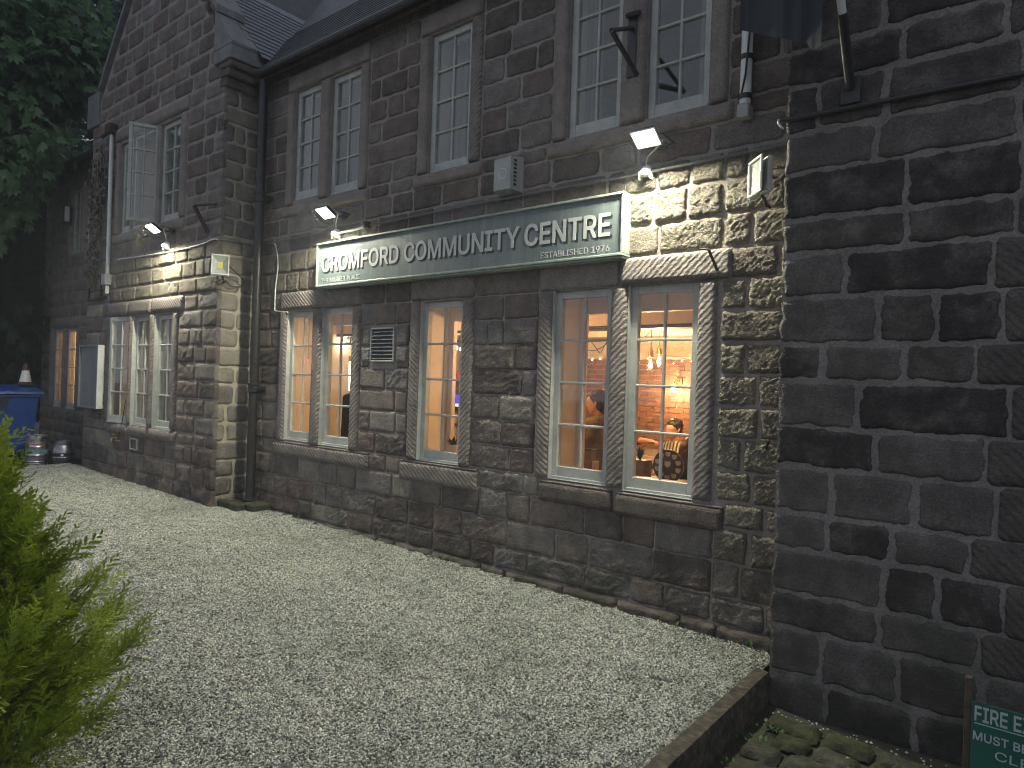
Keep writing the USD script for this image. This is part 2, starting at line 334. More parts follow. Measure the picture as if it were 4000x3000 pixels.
def stone(u0, u1, z0, z1, fr, cell=0.016, H=0.02, rough=0.012, back=-0.004, seed=0, jit=0.006, edge=0.014, fq=1.0, ridge=0.35):
    """One block: a rock-faced front with worn edges, and sides that run back into the mortar."""
    nu, nz = max(3, int((u1 - u0) / cell)), max(3, int((z1 - z0) / cell))
    s, t = np.meshgrid(np.linspace(0, 1, nu + 1), np.linspace(0, 1, nz + 1))
    u, z = u0 + s * (u1 - u0), z0 + t * (z1 - z0)
    p3 = np.stack([u * 1.0, np.full_like(u, seed * 0.37), z], -1)
    wob = (meshkit.noise(p3 * 20, seed) - 0.5 + .6 * (meshkit.noise(p3 * 61, seed) - 0.5)) * 1.8 * jit
    wob2 = (meshkit.noise(p3 * 20 + 9.3, seed) - 0.5 + .6 * (meshkit.noise(p3 * 61 + 4.1, seed) - 0.5)) * 1.8 * jit
    du = np.minimum(u - u0, u1 - u); dz = np.minimum(z - z0, z1 - z)
    d = np.minimum(du, dz); corner = np.clip(1 - np.hypot(np.maximum(edge - du, 0), np.maximum(edge - dz, 0)) / (edge * 1.25), 0, 1)
    skew = (p3 + .3 * p3[..., [2, 1, 0]] * np.array([1, 0, 0])) * np.array([34, 1, 46]) * fq
    a_ = (meshkit.fbm(skew, 4, seed + 3) - 0.5) * 2; rg = 0.55 - 2.6 * np.abs(meshkit.fbm(skew * 1.3 + 5.1, 3, seed + 11) - 0.5)
    relief = (1 - ridge) * a_ + ridge * rg + 0.5 * (meshkit.noise(p3 * 9, seed + 7) - 0.5)
    n = back + (H - back) * np.sqrt(np.clip(corner, 0, 1)) + rough * relief * np.clip(d / edge, 0, 1)
    n = np.maximum(n, back)
    top = fr(u + wob, z + wob2, n).reshape(-1, 3)
    ix = np.arange((nu + 1) * (nz + 1)).reshape(nz + 1, nu + 1)
    q = np.stack([ix[:-1, :-1], ix[:-1, 1:], ix[1:, 1:], ix[1:, :-1]], -1).reshape(-1, 4)
    ring = np.concatenate([ix[0, :-1], ix[:-1, -1], ix[-1, :0:-1], ix[:0:-1, 0]])
    lo = fr((u + wob).ravel()[ring], (z + wob2).ravel()[ring], np.full(len(ring), back - 0.03))
    k = np.arange(len(ring)); k2 = (k + 1) % len(ring); N = len(top)
    sk = np.stack([ring, N + k, N + k2, ring[k2]], -1)
    f = np.vstack([q, sk])
    f = np.vstack([f[:, [0, 1, 2]], f[:, [0, 2, 3]]])
    return np.vstack([top, lo]), f


def cut(intervals, a, b):
    out = []
    for p, q in intervals:
        if b <= p or a >= q: out.append((p, q)); continue
        if a > p: out.append((p, a))
        if b < q: out.append((b, q))
    return out


count = {}


def masonry(bld, fr, courses, xr, holes, lens, mats, joint=0.007, seed=0, name="stone", keep=None, flat=0.25, **kw):
    r = np.random.default_rng(seed); k = 0
    for za, zb in zip(courses[:-1], courses[1:]):
        lo, hi = xr(0.5 * (za + zb)) if callable(xr) else xr
        iv = [(lo, hi)]
        for h in holes:
            if min(zb, h[3]) - max(za, h[2]) > 0.3 * (zb - za): iv = cut(iv, h[0], h[1])
        for a, b in iv:
            if b - a < 0.035: continue
            x, edges = a, [a]
            while True:
                L = r.uniform(*lens); L *= 0.55 if r.random() < 0.18 else 1
                if x + L > b - lens[0] * 0.55: break
                x += L; edges.append(x)
            edges.append(b)
            for e0, e1 in zip(edges[:-1], edges[1:]):
                k += 1
                if keep and not keep(e0, e1, za, zb): continue
                m = mats[r.choice(len(mats))] if not isinstance(mats, dict) else r.choice(list(mats), p=list(mats.values()))
                q = dict(kw); s = r.random()
                q["rough"] = q.get("rough", 0.012) * (0.25 if s < flat else r.uniform(0.7, 1.35)); q["H"] = q.get("H", 0.02) * r.uniform(0.65, 1.3)
                j0, j1 = joint * r.uniform(0.7, 1.3), joint * r.uniform(0.7, 1.3)
                obj(name, stone(e0 + j0, e1 - j1, za + joint * r.uniform(0.7, 1.2), zb - joint * r.uniform(0.7, 1.2), fr, seed=seed * 1000 + k, **q), m, bld, smooth=True)
                count[bld] = count.get(bld, 0) + 1


def dressed(bld, name, u0, u1, z0, z1, fr, m="dressed_stone", H=0.026, cell=0.016, seed=1, joint=0.004):
    obj(name, stone(u0 + joint, u1 - joint, z0 + joint, z1 - joint, fr, cell=cell, H=H, rough=0.004, seed=seed, jit=0.002, edge=0.01), m, bld, smooth=True)


def holed_wall(x0, x1, z0, z1, holes, y0, y1, top=None):
    """A wall slab in the xz plane between depths y0 and y1 with rectangular openings right through it."""
    from shapely.geometry import Polygon, box as sbox
    p = Polygon(top) if top else sbox(x0, z0, x1, z1)
    for a, b, c, d in holes: p = p.difference(sbox(a, c, b, d))
    mb = MB()
    for g in getattr(p, "geoms", [p]):
        m = trimesh.creation.extrude_polygon(g, y1 - y0, engine="earcut"); v = m.vertices
        mb.add(np.stack([v[:, 0], y1 - v[:, 2], v[:, 1]], 1), m.faces)
    return mb


# ------------------------------------------------------------------ windows
def window(bld, x0, x1, z0, z1, y, cols=2, rows=4, side_w=0.045, top_w=0.05, bot_w=0.085, paint="white_paint", swing=0.0, label=None, depth=0.05, bar=0.008):
    """A small-paned window set at depth y: an outer frame, glazing bars and panes, each a piece of its own."""
    w = sub(bld, "window")
    if label: say(stage.GetPrimAtPath(w), label)

    def put(name, mb, m, sm=False):
        v, f = mb.get()
        if swing: v = rotz(v, swing, (x1, y, 0))
        obj(name, (v, f), m, w, smooth=sm)
    a, b, c, d = x0 + side_w, x1 - side_w, z0 + bot_w, z1 - top_w
    fm = MB(); e = 0.003
    fm.box(x0, a, y, y + depth, z0, z1, e).box(b, x1, y, y + depth, z0, z1, e).box(a, b, y + 0.002, y + depth, z0, c, e).box(a, b, y + 0.002, y + depth, d, z1, e)
    fm.box(x0 + 0.012, x1 - 0.012, y - 0.012, y, z0, z0 + 0.022, e)
    put("frame", fm, paint)
    xs, zs = np.linspace(a, b, cols + 1), np.linspace(c, d, rows + 1)
    for x in xs[1:-1]: put("glazing_bar", MB().box(x - bar, x + bar, y + 0.006, y + 0.03, c, d, 0.004), paint)
    for zz in zs[1:-1]: put("glazing_bar", MB().box(a, b, y + 0.004, y + 0.032, zz - bar, zz + bar, 0.004), paint)
    for i in range(cols):
        for j in range(rows):
            put("pane", MB().box(xs[i] + 0.002, xs[i + 1] - 0.002, y + 0.018, y + 0.0215, zs[j] + 0.002, zs[j + 1] - 0.002), "glass")
    return w


def curtain(x0, x1, z0, z1, y, m, label, waves=5, group=None, amp=0.02):
    n = waves * 8; u = np.linspace(0, 1, n + 1); r = np.random.default_rng(int(abs(x0 * 1000)))
    ph = np.cumsum(r.uniform(0.6, 1.4, n + 1)) / n * waves * 2 * PI
    xs = x0 + u * (x1 - x0); ys = y + amp * np.sin(ph)
    v = [np.stack([xs, ys + o, np.full(n + 1, z)], 1) for o in (0, 0.006) for z in (z0, z1)]
    k = n + 1; i = np.arange(n)
    f = [np.stack([i, i + 1, i + 1 + k, i + k], 1), np.stack([i + 2 * k, i + 3 * k, i + 1 + 3 * k, i + 1 + 2 * k], 1)]
    obj("curtain", (np.vstack(v), np.vstack([np.vstack(f)[:, [0, 1, 2]], np.vstack(f)[:, [0, 2, 3]]])), m, label=label, cat="curtain", smooth=True, group=group)

# ================================================================== the buildings
BROWN = {"stone_brown": 0.36, "stone_grey": 0.26, "stone_dark": 0.16, "stone_red": 0.14, "stone_buff": 0.08}
F0 = front(0.0)
UPPER = {"stone_brown": 0.3, "stone_grey": 0.3, "stone_dark": 0.2, "stone_red": 0.2}
LOW = [(-5.591, -5.183, .712, 1.90), (-5.053, -4.63, .706, 1.915), (-3.803, -3.366, .693, 1.905), (-2.562, -2.128, .693, 1.915), (-2.009, -1.569, .683, 1.915)]
UPP = [(-5.584, -5.176, 2.935, 3.955), (-5.037, -4.623, 2.906, 3.945), (-3.793, -3.368, 2.878, 3.95), (-2.505, -2.115, 2.90, 3.95), (-1.94, -1.55, 2.90, 3.95)]
main = thing("stone_building", "long two-storey brown stone building with small-paned windows between the two projecting wings", "building", (-3.6, 0.2, 0))
XL, XR = -6.215, -0.9
obj("wall", holed_wall(XL, XR, -0.35, 4.3, LOW + UPP, 0.0, 0.085), "mortar", main)
INNER = [(g[a][0], g[b][1], min(g[a][2], g[b][2]), max(g[a][3], g[b][3])) for g in (LOW, UPP) for a, b in ((0, 1), (2, 2), (3, 4))]
obj("inner_wall", holed_wall(XL, XR, 0.0, 4.3, INNER, 0.087, 0.36), "cream_plaster", main)
J = 0.115
blocks = []                                   # areas of the front taken by dressed stones
for grp, zs in ((LOW, (0.56, 2.085)), (UPP, (2.78, 4.12))):
    for a, b in ((0, 1), (2, 2), (3, 4)):
        blocks.append((grp[a][0] - J, grp[b][1] + J, zs[0] + 0.13, zs[1]))
SILL = [(-5.76, -4.36, .565, .70), (-3.98, -3.17, .53, .69), (-2.63, -2.07, .545, .685), (-2.055, -1.38, .53, .678)]
blocks += [(a, b, .565, .70) for a, b, c, d in SILL] + [(a - .15, b + .15, 2.785, 2.89) for a, b in ((-5.584, -4.623), (-3.793, -3.368), (-2.505, -1.55))]
blocks.append((-4.40, -4.07, 1.43, 1.74))     # the vent
courses = [-.22, .036, .185, .37, .565] + list(np.linspace(.70, 1.915, 8)) + [2.085, 2.27, 2.46, 2.62, 2.785, 2.89] + list(np.linspace(3.06, 3.95, 6)) + [4.12, 4.3]
nlow = courses.index(2.46) + 1
ntop = courses.index(2.62) + 1; nm = courses.index(1.915)
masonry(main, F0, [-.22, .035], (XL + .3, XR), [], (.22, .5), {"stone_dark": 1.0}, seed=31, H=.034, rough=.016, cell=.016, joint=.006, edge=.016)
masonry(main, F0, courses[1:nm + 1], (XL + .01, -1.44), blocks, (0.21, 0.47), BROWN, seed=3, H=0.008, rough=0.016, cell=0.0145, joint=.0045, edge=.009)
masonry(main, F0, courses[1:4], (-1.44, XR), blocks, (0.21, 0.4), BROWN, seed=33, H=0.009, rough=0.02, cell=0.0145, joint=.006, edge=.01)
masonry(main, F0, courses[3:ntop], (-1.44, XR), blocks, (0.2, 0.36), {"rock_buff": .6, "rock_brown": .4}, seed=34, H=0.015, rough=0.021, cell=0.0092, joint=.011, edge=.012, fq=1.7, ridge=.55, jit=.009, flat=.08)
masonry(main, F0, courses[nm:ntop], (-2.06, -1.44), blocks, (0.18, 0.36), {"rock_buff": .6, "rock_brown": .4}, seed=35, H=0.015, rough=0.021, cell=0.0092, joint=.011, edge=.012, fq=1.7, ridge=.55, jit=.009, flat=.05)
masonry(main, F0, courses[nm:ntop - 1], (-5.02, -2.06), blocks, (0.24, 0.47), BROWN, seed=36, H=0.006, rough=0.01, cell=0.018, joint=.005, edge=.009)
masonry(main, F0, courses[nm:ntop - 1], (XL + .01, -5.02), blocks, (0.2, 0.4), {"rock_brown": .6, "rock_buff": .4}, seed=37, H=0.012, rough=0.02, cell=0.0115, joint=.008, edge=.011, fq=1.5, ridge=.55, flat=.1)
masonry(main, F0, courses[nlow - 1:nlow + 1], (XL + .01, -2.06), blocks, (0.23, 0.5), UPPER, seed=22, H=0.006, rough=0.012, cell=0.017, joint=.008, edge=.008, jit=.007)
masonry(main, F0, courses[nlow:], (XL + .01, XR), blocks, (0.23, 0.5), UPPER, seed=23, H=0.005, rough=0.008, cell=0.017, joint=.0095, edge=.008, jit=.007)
s_ = 50
for grp, zl, zh in ((LOW, .69, 1.915), (UPP, 2.89, 3.955)):
    for a, b in ((0, 1), (2, 2), (3, 4)):
        w0, w1 = grp[a], grp[b]; s_ += 10
        lo_t = grp is LOW
        md, mr = ("dressed_stone", "dressed_stone_b") if lo_t else ("smooth_stone", "smooth_stone")
        dressed(main, "jamb", w0[0] - J, w0[0], zl, zh, F0, md, seed=s_)
        dressed(main, "jamb", w1[1], w1[1] + J, zl, zh, F0, mr if a != 2 else "dressed_stone_b", seed=s_ + 1)
        if b > a: dressed(main, "mullion", w0[1], w1[0], zl, zh, F0, mr, seed=s_ + 2, H=0.03)
        if lo_t and a == 3:
            dressed(main, "lintel", w0[0] - J, -2.075, zh, 2.085, F0, "smooth_stone", seed=s_ + 3, H=0.012); dressed(main, "lintel", -2.07, w1[1] + .2, zh, 2.085, F0, "dressed_stone_b", seed=s_ + 4, H=0.036)
        else:
            dressed(main, "lintel", w0[0] - J, w1[1] + J, zh, 2.085 if lo_t else 4.12, F0, "dressed_stone" if lo_t else "smooth_stone", seed=s_ + 3)
for i, (a, b, c, d) in enumerate(SILL):
    dressed(main, "window_sill", a, b, c, d - .008, F0, "dressed_stone" if i < 2 else "stone_dark", H=.03 if i < 2 else .034, seed=300 + i); obj("sill_top", MB().box(a + .008, b - .008, -.024, .03, d - .012, d - .006), "smooth_stone", main)
for a, b in ((-5.584, -4.623), (-3.793, -3.368), (-2.505, -1.55)): dressed(main, "window_sill", a - .15, b + .15, 2.785, 2.89, F0, "smooth_stone", seed=int(-a * 9), H=.03)
for i, (a, b, c, d) in enumerate(LOW):
    window(main, a, b, c, d, 0.028)
    obj("reveal", MB().box(a + .001, a + .005, -0.01, 0.028, c, d), "white_paint", main); obj("reveal", MB().box(a, b, 0.0, 0.04, c - .006, c + .004), "white_paint", main)
for a, b, c, d in UPP: window(main, a, b, c, d, 0.025)
# small blocks round the vent
for (a, b, c, d) in ((-4.5, -4.385, 1.43, 1.57), (-4.5, -4.385, 1.57, 1.74), (-4.075, -3.93, 1.43, 1.57), (-4.075, -3.93, 1.57, 1.74)): dressed(main, "stone", a, b, c, d, F0, "stone_grey", seed=int(d * 100), H=.014)
v = sub(main, "air_vent"); say(stage.GetPrimAtPath(v), "dark louvred air vent")
X0, X1, Z0, Z1 = -4.375, -4.09, 1.445, 1.72
fm = MB()
for q in ((X0, X0 + .012, Z0, Z1), (X1 - .012, X1, Z0, Z1), (X0 + .012, X1 - .012, Z0, Z0 + .012), (X0 + .012, X1 - .012, Z1 - .012, Z1)): fm.box(q[0], q[1], -.022, .0, q[2], q[3], .002)
obj("frame", fm, "grey_plastic", v); obj("back", MB().box(X0 + .01, X1 - .01, -.003, -.001, Z0 + .01, Z1 - .01), "black_plastic", v)
for i in range(8):
    for a, b in ((X0 + .014, (X0 + X1) / 2 - .004), ((X0 + X1) / 2 + .004, X1 - .014)):
        z = Z0 + .018 + i * (Z1 - Z0 - .03) / 8
        obj("louvre", ([(a, -.005, z + .024), (b, -.005, z + .024), (b, -.02, z + .004), (a, -.02, z + .004), (a, -.002, z + .021), (b, -.002, z + .021), (b, -.017, z + .001), (a, -.017, z + .001)],
                       [(0, 3, 2, 1), (4, 5, 6, 7), (2, 3, 7, 6), (0, 1, 5, 4)]), "vent_slat", v)


def slates(bld, o, e, s, ne, ns, w, g, m, r, keep, name="slate"):
    """Rows of slates on a roof plane: o corner, e along the eave, s up the slope."""
    e, s, o = (np.array(x, float) for x in (e, s, o)); nn = np.cross(e, s)
    for j in range(ns):
        off = (j % 2) * .5 * w
        for i in range(-1, ne):
            c = o + e * (i * w + off) + s * (j * g)
            if not keep(c + e * w / 2 + s * g / 2): continue
            L, T = g * 1.9, .009; a, b = .003, w - .003; k0, k1 = r.uniform(-.006, .006, 2)
            v = [c + e * a + s * k0 + nn * .012, c + e * b + s * k1 + nn * .012, c + e * b + s * L, c + e * a + s * L]
            v = np.array(v + [x + nn * T for x in v])
            obj(name, (v, [(3, 2, 1, 0), (4, 5, 6, 7), (0, 1, 5, 4), (1, 2, 6, 5), (2, 3, 7, 6), (3, 0, 4, 7)]), m, bld)


SL = 1.15; sl = np.array([0, 1, SL]) / math.hypot(1, SL)
obj("roof", ([(-6.0, -.14, 4.19), (XR + 1.5, -.14, 4.19), (XR + 1.5, 3.2, 4.19 + 3.34 * SL), (-8.4, 3.2, 4.19 + 3.34 * SL), (-8.4, 1.6, 4.19 + 1.74 * SL)], [(0, 1, 2), (0, 2, 3), (0, 3, 4)]), "slate_dark", main)
slates(main, (-6.3, -.15, 4.185), (1, 0, 0), sl, 34, 13, .15, .085, "slate_dark", np.random.default_rng(5), lambda c: -6.06 - (c[1] + .05) * .96 < c[0] < -2.4 and c[0] < -3.4 + c[1] * 3)
obj("gutter", MB().tube([(-6.0, -.16, 4.17), (XR, -.16, 4.17)], .035, 10), "black_iron", main)
obj("eaves_board", MB().box(-6.2, XR, -.12, -.1, 4.12, 4.2), "dark_wood", main)
obj("floor_slab", MB().box(XL, XR, .39, 3.1, 1.96, 2.3), "cream_plaster", main)
obj("back_wall", MB().box(-9.4, XR, 3.02, 3.1, -.2, 4.6), "cream_plaster", main)
obj("ceiling", MB().box(XL, XR, .39, 3.02, 4.26, 4.3), "cream_plaster", main)
obj("end_wall", MB().box(-1.0, XR, .39, 3.0, -.2, 4.6), "cream_plaster", main)

# ---- gabled wing
GY = -0.36; FG = front(GY)
gab = thing("gabled_wing", "tall gabled stone wing with three-light windows and a bright lit side face", "building", (-7.8, -.3, 0))
GL = [(-8.6, -8.14, .70, 1.915), (-8.06, -7.63, .70, 1.91), (-7.51, -7.09, .70, 1.91)]
GU = [(-8.55, -8.27, 2.89, 3.94), (-8.22, -7.62, 2.91, 3.96), (-7.54, -7.06, 2.89, 3.95)]
AX, SG = -7.80, 1.16
poly = [(-9.42, -.3), (-6.222, -.3), (-6.222, 4.45), (-6.3, 4.5), (AX, 4.5 + SG * (-6.3 - AX)), (-9.3, 4.5), (-9.42, 4.4)]
obj("wall", holed_wall(0, 0, 0, 0, GL + GU, GY, GY + .085, top=poly), "mortar", gab)
obj("inner_wall", holed_wall(0, 0, 0, 0, GL + GU, GY + .087, 0.02, top=poly), "cream_plaster", gab)
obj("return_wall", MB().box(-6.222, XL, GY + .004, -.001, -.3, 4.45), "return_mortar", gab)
gb = [(-8.72, -6.98, .70, 1.925), (-8.74, -6.87, 1.925, 2.09), (-8.74, -6.95, .58, .70), (-8.66, -6.93, 2.885, 3.97), (-8.7, -6.93, 2.77, 2.885), (-8.7, -6.9, 3.97, 4.13)]
gc = [-.2, 0, .19, .39, .58, .70] + list(np.linspace(.70, 1.925, 8))[1:] + [2.09, 2.25, 2.42, 2.6, 2.77, 2.885] + list(np.linspace(2.885, 3.97, 7))[1:] + [4.13, 4.3, 4.46, 4.64, 4.82, 5.0, 5.2, 5.38, 5.56, 5.74, 5.92]
gx = lambda z: (-9.42 if z < 4.4 else -9.42 + (z - 4.3) / SG, -6.215 + .016 if z < 4.45 else -6.2 - (z - 4.42) / SG)
ngl = gc.index(2.6) + 1
ng2 = gc.index(2.09)
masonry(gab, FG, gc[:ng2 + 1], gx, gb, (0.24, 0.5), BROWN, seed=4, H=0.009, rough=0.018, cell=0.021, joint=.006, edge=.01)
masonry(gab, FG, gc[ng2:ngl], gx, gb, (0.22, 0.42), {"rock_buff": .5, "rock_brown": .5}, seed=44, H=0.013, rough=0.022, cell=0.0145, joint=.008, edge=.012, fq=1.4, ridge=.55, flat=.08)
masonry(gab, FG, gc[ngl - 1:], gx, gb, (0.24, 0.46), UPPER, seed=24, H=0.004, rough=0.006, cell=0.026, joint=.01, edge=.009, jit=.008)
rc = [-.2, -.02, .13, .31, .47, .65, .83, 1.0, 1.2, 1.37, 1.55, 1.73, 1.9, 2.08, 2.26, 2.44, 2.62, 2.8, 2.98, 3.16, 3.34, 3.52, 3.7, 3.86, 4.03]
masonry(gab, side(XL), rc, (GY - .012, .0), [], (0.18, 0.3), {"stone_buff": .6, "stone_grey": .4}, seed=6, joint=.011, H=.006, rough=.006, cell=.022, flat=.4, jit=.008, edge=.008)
for i, (a, b, c, d) in enumerate(GL):
    window(gab, a, b, c, d, GY + .03, swing=0.16 if i == 0 else 0.0, label="white window sash standing ajar" if i == 0 else None)
    obj("reveal", MB().box(a + .001, a + .006, GY - .012, GY + .03, c, d), "white_paint", gab); obj("reveal", MB().box(a, b, GY, GY + .04, c - .008, c + .004), "white_paint", gab)
ends = [-8.74, -8.17, -7.6, -6.87]
for i in range(3): dressed(gab, "lintel", ends[i], ends[i + 1], 1.925, 2.09, FG, "dressed_stone" if i else "dressed_stone_b", seed=90 + i, cell=.024, H=.03)
for a, b, s in ((-8.72, -8.6, 1), (-8.14, -8.06, 2), (-7.63, -7.51, 3), (-7.09, -6.98, 4)): dressed(gab, "mullion" if s in (2, 3) else "jamb", a, b, .70, 1.925, FG, "dressed_stone_b" if s > 1 else "dressed_stone", seed=94 + s, cell=.024, H=.03)
for i, (a, b) in enumerate(((-8.74, -8.1), (-8.1, -7.57), (-7.57, -6.95))): dressed(gab, "window_sill", a, b, .58, .70, FG, "dressed_stone", seed=99 + i, cell=.024, H=.032)
for i, (a, b, c, d) in enumerate(GU):
    if i == 1: window(gab, b - .29, b, c, d, GY + .02, swing=1.1, label="white casement swung wide open", top_w=.035, bot_w=.04, side_w=.035)
    else: window(gab, a, b, c, d, GY + .03, cols=2 if i else 1)
fr = MB()
for x in (-8.22, -7.63): fr.box(x - .03, x + .03, GY + .02, GY + .08, 2.9, 3.96, .003)
fr.box(-8.19, -7.66, GY + .02, GY + .08, 3.93, 3.96).box(-8.19, -7.66, GY + .02, GY + .08, 2.9, 2.94); obj("window_frame", fr, "white_paint", gab)
for a, b, s in ((-8.66, -8.55, 1), (-7.06, -6.93, 4)): dressed(gab, "jamb", a, b, 2.885, 3.97, FG, "smooth_stone", seed=104 + s, cell=.024)
dressed(gab, "lintel", -8.7, -6.9, 3.97, 4.13, FG, "smooth_stone", seed=110, cell=.024); dressed(gab, "window_sill", -8.7, -6.93, 2.77, 2.885, FG, "smooth_stone", seed=111, cell=.024, H=.03)
# kneeler, corbel, coping
kn = MB(); kn.box(-6.4, -6.075, GY - .03, .0, 4.27, 4.40, .006)
kv = [(-6.40, 4.402), (-6.075, 4.402), (-6.075, 4.43), (-6.40, 4.43 + .325 * SG)]
kn.add([(x, GY - .028, z) for x, z in kv] + [(x, GY + .24, z) for x, z in kv], [(0, 1, 2, 3), (7, 6, 5, 4), (1, 5, 6, 2), (2, 6, 7, 3), (3, 7, 4, 0)])
obj("kneeler", kn, "coping_stone", gab)
cb = MB()
for i, (z0, z1, x) in enumerate(((4.2, 4.265, -6.09), (4.12, 4.2, -6.13), (4.03, 4.12, -6.175))): cb.box(-6.3, x, GY - .02 + i * .004, -.01, z0, z1, .012)
obj("corbel", cb, "stone_dark", gab)
for sx in (1, -1):
    for k in range(5):
        a0, a1 = k * .42, k * .42 + .415
        xe = -6.37 if sx > 0 else -9.23; ze = 4.79 if sx > 0 else 4.72
        q = []
        for a in (a0, a1):
            for oy in (GY - .03, GY + .26):
                for h in (0, .07): q.append((xe - sx * a * .652, oy, ze + a * .758 + h))
        hv = manifold3d.Manifold.hull_points(np.array(q)).to_mesh(); obj("coping", (hv.vert_properties[:, :3], hv.tri_verts), "coping_stone", gab)
obj("kneeler", MB().box(-9.56, -9.22, GY - .03, .0, 4.3, 4.72, .01), "coping_stone", gab)
sg = np.array([-1, 0, 1.2]) / math.hypot(1, 1.2)
obj("roof", ([(-6.03, -.12, 4.335), (-6.03, 3.2, 4.335), (AX, 3.2, 4.335 + 1.2 * 1.77), (AX, -.12, 4.335 + 1.2 * 1.77), (-9.57, -.12, 4.335), (-9.57, 3.2, 4.335)], [(0, 1, 2, 3), (3, 2, 5, 4)]), "slate_dark", gab)
slates(gab, (-6.03, -.26, 4.345), (0, 1, 0), sg, 11, 16, .15, .085, "slate_wet", np.random.default_rng(8), lambda c: c[1] < (-6.05 - c[0]) * 1.02 + .16 and c[1] > -.12)
obj("end_wall", MB().box(-9.42, -9.34, .0, 3.0, -.2, 4.5), "cream_plaster", gab); obj("partition", MB().box(-6.3, -6.222, .39, 3.0, -.2, 4.5), "cream_plaster", gab)
obj("ceiling", MB().box(-9.33, -6.31, -.25, 3.0, 4.2, 4.24), "cream_plaster", gab)
obj("floor_slab", MB().box(-9.33, -6.31, -.26, 3.0, 2.0, 2.4), "cream_plaster", gab)

# ---- lower wing on the far left
lw = thing("low_wing", "lower stone wing on the far left with two narrow lit windows", "building", (-10.8, .2, 0))
LW = [(-11.76, -11.33, .73, 1.89), (-11.24, -10.81, .72, 1.89), (-11.19, -10.8, 2.95, 3.9), (-10.66, -10.25, 2.95, 3.9)]
obj("wall", holed_wall(-12.25, -9.43, -.3, 4.3, LW, 0, .085), "mortar", lw); obj("inner_wall", holed_wall(-12.25, -9.43, -.3, 4.3, LW, .087, .35), "cream_plaster", lw)
lb = [(-11.86, -10.72, .72, 1.9), (-11.9, -10.7, 1.9, 2.05), (-11.28, -10.15, 2.93, 3.92)]
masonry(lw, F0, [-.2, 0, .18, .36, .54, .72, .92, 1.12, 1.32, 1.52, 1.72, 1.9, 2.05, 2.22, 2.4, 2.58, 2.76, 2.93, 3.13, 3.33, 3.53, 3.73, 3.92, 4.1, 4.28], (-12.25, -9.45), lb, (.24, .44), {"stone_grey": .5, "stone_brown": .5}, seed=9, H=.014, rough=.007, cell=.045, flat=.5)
for a, b, c, d in LW: window(lw, a, b, c, d, .03, cols=2 if c > 2 else 1, side_w=.04, paint="grey_paint" if c < 2 else "white_paint")
dressed(lw, "lintel", -11.9, -10.7, 1.9, 2.05, F0, "smooth_stone", seed=120, cell=.04)
for a, b, c, d in ((-11.86, -11.76, .72, 1.9), (-11.33, -11.24, .72, 1.9), (-10.81, -10.72, .72, 1.9), (-11.28, -11.19, 2.93, 3.92), (-10.8, -10.66, 2.93, 3.92), (-10.25, -10.15, 2.93, 3.92)): dressed(lw, "jamb", a, b, c, d, F0, "smooth_stone", seed=int(-a * 31), cell=.04)
obj("roof", ([(-12.6, -.2, 4.13), (-9.4, -.2, 4.13), (-9.4, 3.0, 6.6), (-12.6, 3.0, 6.6)], [(0, 1, 2, 3)]), "slate_dark", lw); obj("gutter", MB().tube([(-12.6, -.22, 4.14), (-9.45, -.22, 4.14)], .04, 10), "black_iron", lw)
obj("back_wall", MB().box(-12.25, -9.43, 2.0, 2.1, -.2, 4.3), "cream_plaster", lw); obj("end_wall", MB().box(-12.25, -12.17, .36, 2.0, -.2, 4.5), "cream_plaster", lw); obj("ceiling", MB().box(-12.16, -9.43, .36, 2.0, 4.2, 4.24), "cream_plaster", lw)
obj("floor_slab", MB().box(-12.16, -9.43, .36, 2.0, 2.1, 2.5), "cream_plaster", lw)

# ---- the wing on the right, close to the camera
rw = thing("right_wing", "dark stone wing on the right with wide flush pale joints, close to the viewer", "building", (0, -.2, 0))
RY = -.35; FR = front(RY)
obj("wall", MB().box(-1.005, 3.2, RY, .3, -.6, 4.6), "wing_mortar", rw)
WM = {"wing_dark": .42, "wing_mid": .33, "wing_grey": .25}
wc = [-.62, -.4, -.19, .01, .225, .385, .59, .755, .965, 1.15, 1.36, 1.525, 1.74, 1.94, 2.1, 2.32, 2.5, 2.72, 2.89, 3.11, 3.3]
for k, (za, zb) in enumerate(zip(wc[:-1], wc[1:])):
    xe = .38 if za > 2.05 or za < .15 else (-.2, -.13, -.245, -.16)[k % 4]
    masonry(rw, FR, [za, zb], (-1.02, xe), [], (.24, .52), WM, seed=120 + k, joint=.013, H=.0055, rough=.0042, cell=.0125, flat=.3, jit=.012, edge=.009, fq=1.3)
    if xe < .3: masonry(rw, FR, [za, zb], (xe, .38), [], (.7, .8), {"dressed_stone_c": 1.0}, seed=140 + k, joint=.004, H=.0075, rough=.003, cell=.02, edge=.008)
masonry(rw, lambda u, z, n: np.stack([np.full_like(u, -1.005) - n, -u, z], -1), wc, (.0, .345), [], (.3, .4), WM, seed=13, joint=.012, H=.01, rough=.006, cell=.03)

